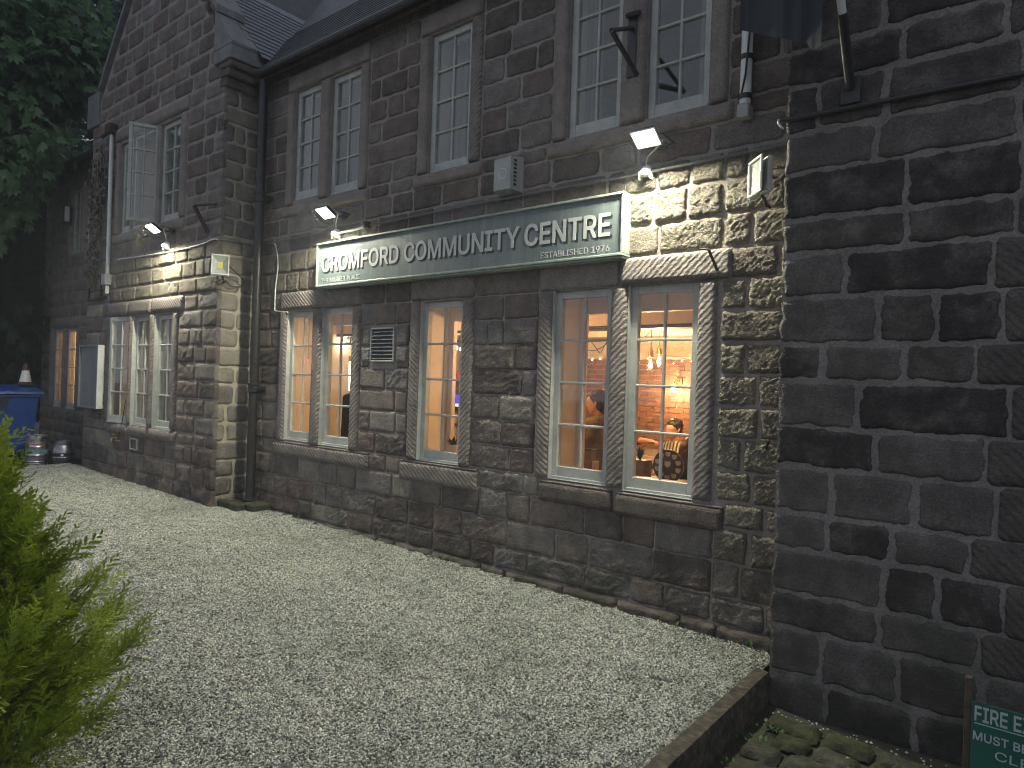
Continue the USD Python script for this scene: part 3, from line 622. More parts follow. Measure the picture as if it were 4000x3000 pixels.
# ================================================================== the room behind the lit windows
obj("interior_floor", MB().box(-6.2, -1.0, .385, 3.01, .0, .1), "dark_wood", kind="structure")
iw = obj("interior_wall", MB().box(-4.6, -1.02, 2.99, 3.015, .1, 1.615), "brick_mortar", kind="structure")
r = np.random.default_rng(21)
for j in range(17):
    z = .66 + j * .0562
    x = -4.58 + (j % 2) * .085
    while x < -2.35:
        o = r.uniform(-.003, .003)
        obj("brick", MB().box(x + .004, x + .163, 2.978 + o, 2.992, z + .004, z + .052), "brick_red" if r.random() < .6 else "brick_brown", iw); x += .167
obj("picture_rail", MB().box(-4.6, -1.02, 2.965, 2.99, 1.618, 1.645, .003), "cream_plaster", iw)
bm = obj("ceiling_beam", MB().box(-6.2, -1.0, 1.0, 1.14, 1.785, 1.955), "cream_plaster", kind="structure")
obj("trim", MB().box(-6.2, -1.0, .995, 1.15, 1.757, 1.784, .004), "dark_wood", bm)
bm2 = obj("ceiling_beam", MB().box(-6.2, -1.0, 2.2, 2.34, 1.80, 1.955), "cream_plaster", kind="structure")
obj("trim", MB().box(-6.2, -1.0, 2.195, 2.345, 1.765, 1.799, .004), "brown_wood", bm2)
# inner frames and ledges of the windows
for i, (a, b, c, d) in enumerate(INNER[:3]):
    m_ = MB(); e = .003
    for q in ((a - .0, a + .05, c, d), (b - .05, b, c, d), (a + .05, b - .05, c, c + .05), (a + .05, b - .05, d - .12, d)): m_.box(q[0], q[1], .31, .355, q[2], q[3], e)
    obj("inner_frame", m_, "pink_paint", main)
    obj("window_board", MB().box(a, b, .09, .31, c - .004, c + .008, .003), "pink_paint", main)
ledge = thing("window_ledge", "long dark wooden ledge along the inside of the two right lower windows", "shelf", (-2.1, .6, .1))
obj("board", MB().box(-3.0, -1.3, .40, .78, .655, .685, .004), "dark_wood", ledge)
for x in (-2.9, -2.1, -1.4): obj("leg", MB().box(x - .02, x + .02, .45, .72, .1, .654, .004), "dark_wood", ledge)


def pendant(name, x, y, z, label, cat="pendant lamp", top=1.95, glow="bulb_glow"):
    t = thing(name, label, cat, (x, y, z))
    obj("flex", MB().tube([(x, y, z + .13), (x, y, top)], .004, 6), "cable_grey", t)
    obj("lamp_holder", MB().lathe([(0, .135), (.012, .135), (.014, .12), (.022, .11), (.022, .055), (.018, .05), (0, .05)], (x, y, z), 14), "brass", t, smooth=30)
    obj("bulb", MB().lathe([(.015, .05), (.018, .035), (.03, .01), (.037, -.015), (.034, -.04), (.018, -.06), (0, -.066)], (x, y, z), 16), "bulb_glass", t, smooth=True)
    fil = MB()
    for k in range(6):
        a = k * PI / 3; fil.tube([(x + .006 * math.cos(a), y + .006 * math.sin(a), z + .025), (x + .013 * math.cos(a), y + .013 * math.sin(a), z - .035)], .0035, 5)
    obj("filament", fil, glow, t)


p1, p2, p3 = at(2541, 1420, 1.6), at(2574, 1408, 1.95), at(2630, 1522, 2.82)
pendant("pendant_lamp", *p1, "larger glowing pear-shaped filament bulb hanging on the left in the right window")
pendant("pendant_lamp", *p2, "smaller glowing filament bulb hanging just right of the larger one")
for x_, y_, lab in ((-3.36, .85, "added unseen pendant lamp lighting the bar behind the middle lower window"), (-4.72, .75, "added unseen pendant lamp lighting the room behind the two lower windows at the front's left end")): pendant("pendant_lamp", x_, y_, 1.6, lab, glow="fill_glow")  # both added out of sight to brighten the window reveals
t = thing("wall_lamp", "brass wall lamp with bare glowing bulb on the red brick wall", "wall lamp", (p3[0], 2.975, p3[2]))
obj("back_plate", MB().box(p3[0] - .03, p3[0] + .03, 2.955, 2.975, p3[2] + .05, p3[2] + .12, .004), "brass", t)
obj("arm", MB().tube([(p3[0], 2.96, p3[2] + .08), (p3[0], 2.88, p3[2] + .1), (p3[0], 2.82, p3[2] + .06)], .006, 8), "brass", t)
obj("bulb", MB().mesh(trimesh.creation.icosphere(2, .024).apply_translation(tuple(p3))), "wall_bulb", t, smooth=True)
# fairy lights
fl = thing("fairy_lights", "string of tiny white fairy lights along the top of the brick wall", "fairy lights", (-3.3, 2.95, 1.62))
r = np.random.default_rng(5); xs = np.arange(-4.5, -2.3, .05)
pts = [(x, 2.95 + .01 * math.sin(x * 9), 1.615 + .012 * math.sin(x * 31)) for x in xs]
obj("wire", MB().tube(pts, .003, 5), "cable_grey", fl)
for k, p in enumerate(pts):
    if k % 2 == 0: obj("bulb", MB().mesh(trimesh.creation.icosphere(1, .007).apply_translation((p[0], p[1] - .01, p[2] - r.uniform(-.008, .035)))), "fairy_glow", fl)
# hanging cables
cb = thing("hanging_cable", "dark loose cables looping under the ceiling behind the right windows", "cable", tuple(at(2320, 1350, 1.3)))
for q in ([(2292, 1318), (2298, 1322), (2318, 1345), (2345, 1383), (2372, 1330)], [(2296, 1368), (2325, 1370), (2355, 1355), (2375, 1335)], [(2520, 1315), (2540, 1295), (2546, 1288)]):
    k = np.array([at(px, py, 1.3) for px, py in q]); s = np.linspace(0, len(k) - 1, 24)
    obj("cable", MB().tube(np.stack([np.interp(s, range(len(k)), k[:, i]) for i in range(3)], 1), .004, 6), "black_plastic", cb)
# things on the ledge
bx = at(2475, 1797, .5); t = thing("planter_box", "square brown wooden planter box with a spiky plant in the right window", "planter", tuple(at(2500, 1866, .5)))
x0, x1, zt, zb = at(2470, 1797, .5)[0], at(2526, 1797, .5)[0], at(2500, 1797, .5)[2], .69
obj("box", MB().box(x0, x1, .47, .58, zb, zt, .004), "brown_wood", t)
r = np.random.default_rng(3); pl = MB()
for k in range(26):
    a, h = r.uniform(0, 2 * PI), r.uniform(.05, .11); lean = r.uniform(.01, .06); c = np.array([(x0 + x1) / 2 - .01, .525, zt - .004]); d = np.array([math.cos(a), math.sin(a), 0]); w = np.array([-d[1], d[0], 0]) * .008
    pl.add([c - w, c + w, c + d * lean * .6 + [0, 0, h * .7] + w * .7, c + d * lean * .6 + [0, 0, h * .7] - w * .7, c + d * lean * 1.5 + [0, 0, h]], [(0, 1, 2), (0, 2, 3), (3, 2, 4)])
obj("plant", pl, "house_plant", t, tone=np.linspace(0, 1, pl.n) * 7.3 % 1)
for i, (q0, q1, lab) in enumerate((((2240, 1752), (2262, 1835), "tall thin brown wooden menu box in the left part of the window with the woman"), ((2282, 1757), (2314, 1836), "brown wooden menu box standing in front of the woman"))):
    a, b = at(*q0, .55), at(*q1, .55); t = thing("menu_box", lab, "box", (a[0], .55, .69))
    obj("box", MB().box(a[0], b[0], .52, .60, .688, a[2], .004), "brown_wood", t); obj("lip", MB().box(a[0] - .004, b[0] + .004, .515, .605, a[2] + .001, a[2] + .012, .002), "dark_wood", t)
    if i: obj("card", MB().box(b[0] + .006, b[0] + .03, .53, .59, .70, .77, .003), "curtain_cream", t)
sc = at(2610, 1842, .56); t = thing("trophy_shield", "round dark wooden trophy shield set with small silver shields", "trophy", (sc[0], .56, .686))
R_ = .108; a = np.linspace(0, 2 * PI, 29)[:-1]; cz = .686 + R_
dv = np.array([(sc[0] + R_ * math.cos(k), y, cz + R_ * math.sin(k)) for y in (.55, .572) for k in a]); n_ = len(a)
obj("plaque", (dv, np.array([(0, k, k + 1) for k in range(1, n_ - 1)] + [(n_, n_ + k + 1, n_ + k) for k in range(1, n_ - 1)] + [x for k in range(n_) for x in ((k, k + n_, (k + 1) % n_ + n_), (k, (k + 1) % n_ + n_, (k + 1) % n_))])), "dark_wood", t)
sh = np.array([(-.017, .014), (.017, .014), (.017, -.002), (.011, -.012), (0, -.018), (-.011, -.012), (-.017, -.002)])
for k in list(range(10)) + [99]:
    ang = PI / 2 - k * 2 * PI / 10
    cx, cz2 = (sc[0] + .078 * math.cos(ang), cz + .078 * math.sin(ang)) if k < 99 else (sc[0], cz + .012)
    s2 = sh * (1.0 if k < 99 else 1.25); v = [(cx + x, .546, cz2 + z) for x, z in s2] + [(cx + x, .551, cz2 + z) for x, z in s2]
    obj("silver_shield", (np.array(v), np.array([(0, i + 1, i) for i in range(1, 6)] + [x for i in range(7) for x in ((i, (i + 1) % 7, (i + 1) % 7 + 7), (i, (i + 1) % 7 + 7, i + 7))])), "silver_plate", t)
# middle window: pot and plant, bar shelf, bottles, screen
pc = at(1768, 1752, .25); t = thing("plant_pot", "pale rounded plant pot with dark succulent in the middle lower window", "plant pot", (pc[0], .25, .70))
obj("pot", MB().lathe([(0, 0), (.045, 0), (.058, .03), (.06, .07), (.048, .11), (.043, .11), (.05, .07), (0, .06)], (pc[0], .25, .702), 18), "pot_clay", t, smooth=40)
pl = MB()
for k in range(18):
    a, h = k * 2.4, .03 + .02 * (k % 3); d = np.array([math.cos(a), math.sin(a), 0]); w = np.array([-d[1], d[0], 0]) * .012; c = np.array([pc[0], .25, .805])
    pl.add([c, c + d * .03 + w + [0, 0, h * .5], c + d * .055 + [0, 0, h], c + d * .03 - w + [0, 0, h * .5]], [(0, 1, 2), (0, 2, 3)])
obj("plant", pl, "house_plant", t, tone=np.linspace(0, 1, pl.n) * 7.3 % 1)
sh_y = 1.5
bar = thing("bar_shelf", "back-bar shelves seen at the right edge of the middle window", "shelf", tuple(at(1790, 1640, sh_y)))
xa, xb = at(1772, 1500, sh_y)[0], at(1840, 1500, sh_y)[0]
for k, py in enumerate((1484, 1608, 1660)):
    z = at(1785, py, sh_y)[2]; obj("shelf", MB().box(xa - .1, xb + .5, sh_y, sh_y + .2, z - .02, z, .003), "brown_wood", bar)
obj("back", MB().box(xa - .1, xb + .5, sh_y + .21, sh_y + .23, .2, 1.6), "dark_wood", bar)
for k, (px, py, h, m, lab) in enumerate(((1777, 1483, .09, "red_band", "short red-topped bottle on the upper bar shelf"), (1788, 1483, .1, "red_band", "second red-topped bottle on the upper bar shelf"), (1780, 1538, .2, "bottle_green", "green bottle with pale label between the bar shelves"), (1790, 1538, .17, "bottle_brown", "brown bottle between the bar shelves"), (1779, 1606, .05, "bottle_brown", "squat dark jar on the lower bar shelf"))):
    p = at(px, py + 2, sh_y + .05)
    q = thing("bottle", lab, "bottle", tuple(p)); obj("body", MB().lathe([(0, 0), (.03, 0), (.03, h * .6), (.012, h * .78), (.012, h), (0, h)], tuple(p), 12), m, q, smooth=40)
    if k == 2: obj("label", MB().lathe([(.0305, h * .15), (.0305, h * .5)], tuple(p), 12), "curtain_cream", q)
a, b = at(1779, 1541, sh_y - .1), at(1815, 1576, sh_y - .1); t = thing("till_screen", "small glowing purple-blue screen at the bar in the middle window", "screen", tuple(b))
obj("case", MB().box(a[0] - .012, b[0] + .012, sh_y - .096, sh_y - .06, at(1779, 1590, sh_y - .1)[2] - .01, a[2] + .012, .004), "black_plastic", t)
obj("display", MB().box(a[0], b[0], sh_y - .1, sh_y - .097, b[2], a[2]), "screen_blue", t); obj("white_bar", MB().box(a[0], b[0], sh_y - .1, sh_y - .097, at(1779, 1588, sh_y - .1)[2], b[2] - .006), "screen_white", t)
for k, (px, py, y, lab) in enumerate(((1783, 1360, 1.3, "left of two small bright spotlights in the middle window"), (1801, 1364, 1.3, "right of two small bright spotlights in the middle window"), (1352, 1330, 1.1, "upper small bright spotlight seen through the second window from the left"), (1345, 1353, 1.1, "lower left bright spotlight in the second window from the left"), (1360, 1352, 1.1, "lower right bright spotlight in the second window from the left"))):
    p = at(px, py, y); t = thing("spotlight", lab, "spotlight", tuple(p)); obj("lens", MB().mesh(trimesh.creation.icosphere(1, .016).apply_translation(tuple(p))), "spot_glow", t)
    obj("stem", MB().tube([p + [0, .02, .01], p + [0, .04, .12]], .008, 6), "black_plastic", t)
t = thing("tube_lamp", "tall narrow glowing white lamp seen through the second window from the left", "lamp", tuple(at(1367, 1526, 1.0)))
a, b = at(1362, 1412, 1.0), at(1372, 1526, 1.0); obj("tube", MB().box(a[0], b[0] + .03, 1.0, 1.03, b[2], a[2], .005), "tube_lamp", t); obj("cap", MB().box(a[0] - .002, b[0] + .032, .998, 1.032, a[2] + .001, a[2] + .06, .004), "brass", t)
ch = thing("high_backed_chair", "black high-backed chair with rounded corner behind the second window from the left", "chair", tuple(at(1355, 1700, .62)))
a = at(1337, 1530, .62); h_ = manifold3d.Manifold.batch_hull([manifold3d.Manifold.sphere(.04, 16).translate((x, .64, z)) for x, z in ((a[0] + .05, a[2] - .06), (a[0] + .35, a[2] + .0), (a[0] + .03, .5), (a[0] + .37, .5))])
obj("back", h_, "black_cloth", ch, smooth=40); obj("seat", MB().box(a[0] + .01, a[0] + .39, .69, 1.05, .46, .54, .02), "black_cloth", ch)
for x in (.04, .36):
    for y in (.7, 1.02): obj("leg", MB().box(a[0] + x - .015, a[0] + x + .015, y - .015, y + .015, .1, .459), "dark_wood", ch)
for k, (px, py, y, lab) in enumerate(((1697, 1214, .2, "upper red light high in the middle lower window"), (1706, 1250, .2, "lower red light high in the middle lower window"), (1171, 1420, .2, "left red dot of light in the leftmost lower window of the main front"), (1202, 1406, .2, "right red dot of light in the leftmost lower window of the main front"))):
    p = at(px, py, y); s = .011 if k < 2 else .005
    t = thing("red_lamp", lab, "lamp", tuple(p)); obj("lens", MB().mesh(trimesh.creation.icosphere(2, s).apply_translation(tuple(p))), "red_led", t); obj("flex", MB().tube([p + [0, .003, s], p + [.004, .004, .3 if k < 2 else .4]], .002, 5), "cable_grey", t)

# curtains upstairs and in the wings
for (w, a, b, m, lab) in ((UPP[0], 0., .3, "curtain_grey", "pale curtain at the left of the first upper window of the main front"), (UPP[1], .0, .42, "curtain_grey", "pale curtain at the left of the second upper window of the main front"), (UPP[1], .75, 1.0, "curtain_grey", "pale curtain at the right of the second upper window of the main front"),
                          (UPP[2], .0, .48, "curtain_grey", "pale curtain in the single upper window of the main front"), (UPP[3], .0, .3, "curtain_grey", "pale curtain in the left upper window above the big floodlight"), (UPP[4], .6, 1.0, "curtain_grey", "pale curtain in the right upper window above the big floodlight")):
    curtain(w[0] + a * (w[1] - w[0]), w[0] + b * (w[1] - w[0]), w[2], w[3], .2, m, lab, 3)
for (w, y, m, lab) in ((LW[0], .16, "curtain_cream", "lit cream curtain in the left narrow ground-floor window of the low wing"), (LW[1], .16, "curtain_cream", "lit cream curtain in the right narrow ground-floor window of the low wing"), (LW[2], .12, "curtain_grey", "pale blind in the left upper window of the low wing"), (LW[3], .12, "curtain_grey", "pale blind in the upper window of the low wing behind the dead creeper"),
                       (GL[1], GY + .16, "curtain_brown", "brown curtain in the middle light of the gabled wing's lower window"), (GL[2], GY + .16, "curtain_brown", "brown curtain in the right light of the gabled wing's lower window"), (GU[0], GY + .15, "curtain_grey", "pale curtain in the left light of the gabled wing's upper window"), (GU[2], GY + .15, "curtain_grey", "pale curtain in the right light of the gabled wing's upper window")):
    f = .62 if "light of" in lab and "lower" in lab else 1.0
    curtain(w[0] + .02, w[0] + f * (w[1] - w[0]), w[2], w[3], y, m, lab, 5, amp=.012)
for (x, y, z, lab, s) in ((-11.0, .8, 1.5, "bare glowing bulb inside the low wing behind its cream curtains", .03), (-7.6, 1.4, 1.7, "dim glowing bulb inside the gabled wing's ground floor", .012)):
    t = thing("room_lamp", lab, "lamp", (x, y, z)); obj("bulb", MB().mesh(trimesh.creation.icosphere(2, s).apply_translation((x, y, z))), "room_bulb", t); obj("flex", MB().tube([(x, y, z + s), (x, y, 1.99)], .004, 5), "cable_grey", t)

# ================================================================== people in the room
MF = manifold3d.Manifold


def hull(js): return MF.batch_hull([MF.sphere(r, 14).translate(tuple(map(float, p))) for p, r in js])


def fuse(parts, length=.012, it=8):
    m = MF.batch_boolean(parts, manifold3d.OpType.Add).refine_to_length(length).to_mesh()
    t = trimesh.Trimesh(m.vert_properties[:, :3], m.tri_verts, process=True); trimesh.smoothing.filter_taubin(t, iterations=it); return t


def hand(wr, d, up, curl=.5, point=False):
    """Five tapering fingers on a palm; wr the wrist, d the way the hand points, up the back of the hand."""
    d = np.array(d, float); d /= np.linalg.norm(d); up = np.array(up, float); up -= d * up.dot(d); up /= np.linalg.norm(up); s = np.cross(d, up); out = []
    palm = wr + d * .075
    out.append(hull([(wr, .018), (palm + s * .022, .012), (palm - s * .022, .012), (wr + d * .03 + s * .02, .014), (wr + d * .03 - s * .02, .014)]))
    for k, L in enumerate((.058, .066, .062, .048)):
        b = palm + s * (.024 - k * .016); c = curl if not (point and k == 0) else .08
        j = [b]; dd = d.copy()
        for q in (.45, .32, .23):
            dd = dd * math.cos(c) - up * math.sin(c); dd /= np.linalg.norm(dd); j.append(j[-1] + dd * L * q)
        for u, v, ra, rb in zip(j[:-1], j[1:], (.0085, .008, .0072), (.008, .0072, .0062)): out.append(hull([(u, ra), (v, rb)]))
    b = wr + d * .025 + s * .02; j = [b, b + (d * .6 + s * .8) * .03, b + (d * .9 + s * .45) * .055]
    for u, v, ra, rb in zip(j[:-1], j[1:], (.0105, .009), (.009, .0075)): out.append(hull([(u, ra), (v, rb)]))
    return out


def person(label, head, face, top, hair, seat_z, sc=1 / U, hands=None, elbows=None, long_hair=True, sleeves=True, collar=None, skin="skin", group=None):
    """A seated figure, built in metres about the head centre then placed; face is the heading of the nose in degrees (0 = +x)."""
    t = thing("person", label, "person", (head[0], head[1], seat_z), group=group)
    a = math.radians(face); fx = np.array([math.cos(a), math.sin(a), 0]); rt = np.array([fx[1], -fx[0], 0]); up = np.array([0, 0, 1.0])
    P = lambda f, s, h: fx * f + rt * s + up * h
    hd = [hull([(P(.0, 0, .035), .083), (P(-.03, 0, .03), .085), (P(.02, 0, -.045), .06), (P(.055, 0, -.075), .03), (P(.05, .0, .02), .062)])]
    hd.append(hull([(P(.085, 0, .015), .009), (P(.112, 0, -.022), .011), (P(.088, 0, -.028), .014)]))
    hd.append(hull([(P(.082, .018, -.058), .009), (P(.082, -.018, -.058), .009), (P(.088, 0, -.056), .009)]))
    for s in (-1, 1):
        hd.append(hull([(P(-.01, s * .078, .005), .014), (P(-.022, s * .086, .018), .014), (P(-.012, s * .076, -.022), .01)]))
        hd.append(hull([(P(.079, s * .016, .034), .009), (P(.072, s * .046, .034), .009)]))
    neck, sh = P(-.03, 0, -.13), -.225
    hd.append(hull([(P(-.025, 0, -.06), .052), (P(-.045, 0, -.17), .056)]))
    Sl, Sr = P(-.05, -.17, sh), P(-.05, .17, sh)
    hip = P(-.03, 0, -.72)
    torso = [hull([(Sl, .055), (Sr, .055), (P(-.05, 0, -.19), .07), (P(-.02, .1, -.38), .09), (P(-.02, -.1, -.38), .09)]), hull([(P(-.02, .1, -.38), .09), (P(-.02, -.1, -.38), .09), (hip + rt * .1, .105), (hip - rt * .1, .105)])]
    E = elbows or [P(.06, -.23, -.47), P(.06, .23, -.47)]; Hn = hands or [P(.3, -.12, -.5), P(.3, .12, -.5)]
    arms, bare = [], []
    for S, e, h in ((Sl, np.array(E[0]), np.array(Hn[0])), (Sr, np.array(E[1]), np.array(Hn[1]))):
        arms += [hull([(S, .052), (e, .042)])]
        fore = [hull([(e, .042), (h, .027)])]
        if sleeves: arms += fore
        else: arms += [hull([(S, .054), (S + (e - S) * .9, .05)])]; bare += fore + [hull([(e, .04), (e + (h - e) * .2, .036)])]
        bare += hand(h, h - e, up if abs((h - e)[2]) < .15 else rt, point=not sleeves)
    legs = []
    for s in (-1, 1):
        kn = hip + fx * .42 + rt * s * .11 + up * .02; legs += [hull([(hip + rt * s * .09, .1), (kn, .06)]), hull([(kn, .058), (kn + fx * .02 - up * .42, .042)]), hull([(kn + fx * .02 - up * .43, .04), (kn + fx * .16 - up * .45, .03)])]
    core = [hull([(P(-.045, 0, -.17), .05), (P(-.03, 0, -.6), .06)])] + [hull([(Sl, .04), (E[0], .034)]), hull([(Sr, .04), (E[1], .034)]), hull([(E[0], .034), (Hn[0], .02)]), hull([(E[1], .034), (Hn[1], .02)]), hull([(Sl, .04), (Sr, .04), (P(-.03, 0, -.3), .04)])]
    for s in (-1, 1): kn = hip + fx * .42 + rt * s * .11 + up * .02; core += [hull([(P(-.03, 0, -.6), .05), (hip + rt * s * .09, .06)]), hull([(hip + rt * s * .09, .06), (kn, .04)]), hull([(kn, .04), (kn + fx * .02 - up * .42, .03)])]

    def place(m):
        m = m.copy() if isinstance(m, trimesh.Trimesh) else m
        return (np.asarray(m.vertices) * sc + np.array(head), np.asarray(m.faces))
    body = fuse(hd + core + bare, .011, 5); obj("body", place(body), skin, t, smooth=True)
    obj("top", place(fuse(torso + arms, .022, 6)), top, t, smooth=True); obj("trousers", place(fuse(legs, .03, 6)), "black_cloth", t, smooth=True)
    hr = [hull([(P(-.02, 0, .06), .085), (P(-.055, 0, .03), .085), (P(-.06, 0, -.03), .07)]), hull([(P(.035, .0, .085), .055), (P(-.03, 0, .09), .065)])]
    for s in (-1, 1): hr.append(hull([(P(.03, s * .05, .07), .035), (P(-.03, s * .072, .03), .028), (P(-.05, s * .06, -.04), .03)]))
    if long_hair: hr += [hull([(P(-.09, 0, -.01), .06), (P(-.1, 0, -.13), .05), (P(-.085, 0, -.2), .035)])]
    else:
        rr = np.random.default_rng(int(abs(head[0]) * 100))
        for k in range(26):
            q = rr.normal(size=3); q /= np.linalg.norm(q); q[2] = abs(q[2]); hr.append(MF.sphere(rr.uniform(.02, .032), 10).translate(tuple(map(float, P(-.03, 0, .055) + q * np.array([.088, .088, .085])))))
    obj("hair", place(fuse(hr, .012, 3)), hair, t, smooth=True)
    for s in (-1, 1): obj("eye", place(hull([(P(.079, s * .031, .016), .0105)]).to_mesh() and trimesh.creation.icosphere(1, .0105).apply_translation(P(.079, s * .031, .016))), "black_plastic", t)
    lp = fuse([hull([(P(.089, .013, -.055), .0055), (P(.0935, 0, -.053), .006), (P(.089, -.013, -.055), .0055)]), hull([(P(.087, .01, -.063), .005), (P(.091, 0, -.064), .006), (P(.087, -.01, -.063), .005)])], .006, 2); obj("mouth", place(lp), "lip", t, smooth=True)
    if collar:
        ring = []
        for k in range(14):
            g = k * 2 * PI / 14; ring.append((P(-.03 + .1 * math.cos(g), .115 * math.sin(g), -.165 - .03 * math.cos(g)), .045))
        obj("collar", place(fuse([hull([ring[k], ring[(k + 1) % 14]]) for k in range(14)], .016, 3)), collar, t, smooth=True)
    return t


hw = at(2332, 1577, .78)
person("woman seen in profile in an olive jacket with a fur collar inside the window", hw, 192, "olive_cloth", "hair_dark", .35, collar="fur")
hb = at(2440, 1655, 1.9); k_ = lambda px, py, y: (at(px, py, y) - hb) * U
person("person in a spotted dark top, mostly behind the stone mullion, pointing with a bare forearm", hb, -20, "spotted_cloth", "hair_dark", .25, sleeves=False, elbows=[k_(2502, 1722, 1.85), k_(2400, 1760, 2.0)], hands=[k_(2548, 1726, 1.7), k_(2440, 1790, 1.7)])
hc = at(2630, 1680, 2.45); person("dark curly-haired person in a pale striped scarf and top against the brick wall", hc, -110, "striped_cloth", "hair_dark", .2, long_hair=False)
hdp = at(2692, 1765, 1.25); person("auburn-haired person seen from behind at the right edge of the right window", hdp, 100, "black_cloth", "hair_auburn", .15)
tb = thing("table", "small wooden table behind the trophy shield in the right window", "table", tuple(at(2580, 1815, 1.9) * [1, 1, 0] + [0, 0, .1]))
tp = at(2580, 1818, 1.9); obj("top", MB().box(tp[0] - .3, tp[0] + .3, 1.5, 2.0, .66, .69, .006), "brown_wood", tb)
for x in (-.27, .27):
    for y in (1.53, 1.97): obj("leg", MB().box(tp[0] + x - .02, tp[0] + x + .02, y - .02, y + .02, .1, .659), "dark_wood", tb)

# ================================================================== fittings on the walls
def lit_flood(name, loc, label):
    """A lit floodlight with its sensor box; loc is where the sensor box meets the wall."""
    x, y, z = loc; t = thing(name, label, "floodlight", loc, group="lit floodlights on the stone walls")
    w, b, c = np.array([1.0, 0, 0]), np.array([0, -.845, .535]), np.array([0, .535, .845])      # across, outwards and up, back of the housing
    o = np.array([x, y - .205, z + .124])

    def slab(hx, hb, c0, c1, taper=1.0):
        v = [o + w * sx * hx * k + b * sb * hb * k + c * cc for cc, k in ((c0, 1.0), (c1, taper)) for sb in (-1, 1) for sx in (-1, 1)]
        h = MF.hull_points(np.array(v)).to_mesh(); return h.vert_properties[:, :3], h.tri_verts
    obj("housing", slab(.076, .06, .004, .03, .85), "black_plastic", t)
    fm = MB()
    for sx in (-1, 1):
        for lo, hi in (((.068, .076), (-.06, .06)),):
            v = [o + w * sx * a + b * q + c * cc for cc in (-.004, .004) for q in hi for a in lo]; h = MF.hull_points(np.array(v)).to_mesh(); fm.add(h.vert_properties[:, :3], h.tri_verts)
    for sb in (-1, 1):
        v = [o + w * a + b * sb * q + c * cc for cc in (-.004, .004) for q in (.052, .06) for a in (-.067, .067)]; h = MF.hull_points(np.array(v)).to_mesh(); fm.add(h.vert_properties[:, :3], h.tri_verts)
    obj("bezel", fm, "white_plastic", t)
    obj("lens", slab(.067, .0515, .0005, .003), "flood_glass", t)
    br = MB()
    for sx in (-1, 1): br.tube([(x + sx * .081, y - .17, z + .15), (x + sx * .081, y - .02, z + .14)], .006, 6)
    br.tube([(x - .081, y - .02, z + .14), (x + .081, y - .02, z + .14)], .006, 6); br.box(x - .03, x + .03, y - .02, y - .002, z + .12, z + .16, .003)
    obj("bracket", br, "black_iron", t)
    sx = x - .085
    sb = MB().box(sx - .03, sx + .03, y - .05, y - .004, z - .028, z + .032, .012); obj("sensor_box", sb, "white_plastic", t)
    obj("sensor_eye", MB().mesh(trimesh.creation.icosphere(2, .026).apply_translation((sx, y - .052, z - .012))), "white_plastic", t, smooth=True)
    for s in (-1, 1): obj("flap", MB().box(sx + s * .034 - .003, sx + s * .034 + .003, y - .055, y - .01, z - .05, z + .0, .002), "white_plastic", t)
    q = np.array([(sx, y - .03, z + .03), (sx, y - .035, z + .06), (sx + .02, y - .05, z + .085), (sx + .07, y - .08, z + .095), (sx + .12, y - .11, z + .11), (sx + .155, y - .13, z + .135)])
    s = np.linspace(0, 5, 30); k = [np.convolve(np.pad(np.interp(s, range(6), q[:, i]), 3, mode="edge"), np.ones(7) / 7, "valid") for i in range(3)]
    obj("flex", MB().tube(np.stack(k, 1), .0045, 6), "cable_white", t); return t


fl0 = lit_flood("floodlight", (-1.82, -.006, 2.575), "biggest glaring floodlight above the right end of the green sign")
copy(fl0, "floodlight", (-4.775, -.006, 2.548), "lit floodlight above the left end of the green sign")
copy(fl0, "floodlight", (-7.16, -.366, 2.625), "lit floodlight under the upper window of the gabled wing")


def unlit_flood(name, loc, rz, label):
    t = thing(name, label, "floodlight", loc, group="unlit floodlights")
    L = np.array(loc, float); hw_, hh, d = .078, .094, .035

    def P(v): return rotz(np.array(v, float), rz) + L
    fr = MB()
    for q in ((-hw_, hw_, hh - .012, hh), (-hw_, hw_, -hh, -hh + .012), (-hw_, -hw_ + .012, -hh + .012, hh - .012), (hw_ - .012, hw_, -hh + .012, hh - .012)): fr.box(q[0], q[1], -d - .012, -d + .0, q[2], q[3], .004)
    obj("bezel", (P(fr.get()[0]), fr.get()[1]), "white_plastic", t)
    a, b, c, e = hw_ - .012, hh - .012, .024, .03
    v = [(-a, -d, -b), (a, -d, -b), (a, -d, b), (-a, -d, b), (-c, -.012, -e), (c, -.012, -e), (c, -.012, e), (-c, -.012, e)]
    obj("reflector", (P(v), np.array([(0, 1, 5), (0, 5, 4), (1, 2, 6), (1, 6, 5), (2, 3, 7), (2, 7, 6), (3, 0, 4), (3, 4, 7)])), "reflector_grey", t)
    m = MB().box(-c, c, -.0125, -.008, -e, e); obj("light_chip", (P(m.get()[0]), m.get()[1]), "chip_yellow", t)
    m = MB().box(-hw_ + .002, hw_ - .002, -.011 + .004, .02, -hh + .002, hh - .002, .006); m.box(-hw_ + .001, hw_ - .001, -d, -.006, -hh - .006, -hh + .001); obj("housing", (P(m.get()[0]), m.get()[1]), "grey_plastic", t)
    m = MB().tube([(.02, -.01, -hh), (.03, .0, -hh - .03), (-.01, .03, -hh - .045), (-.03, .06, -hh - .05)], .008, 6); obj("bracket", (P(m.get()[0]), m.get()[1]), "black_iron", t)
    return t


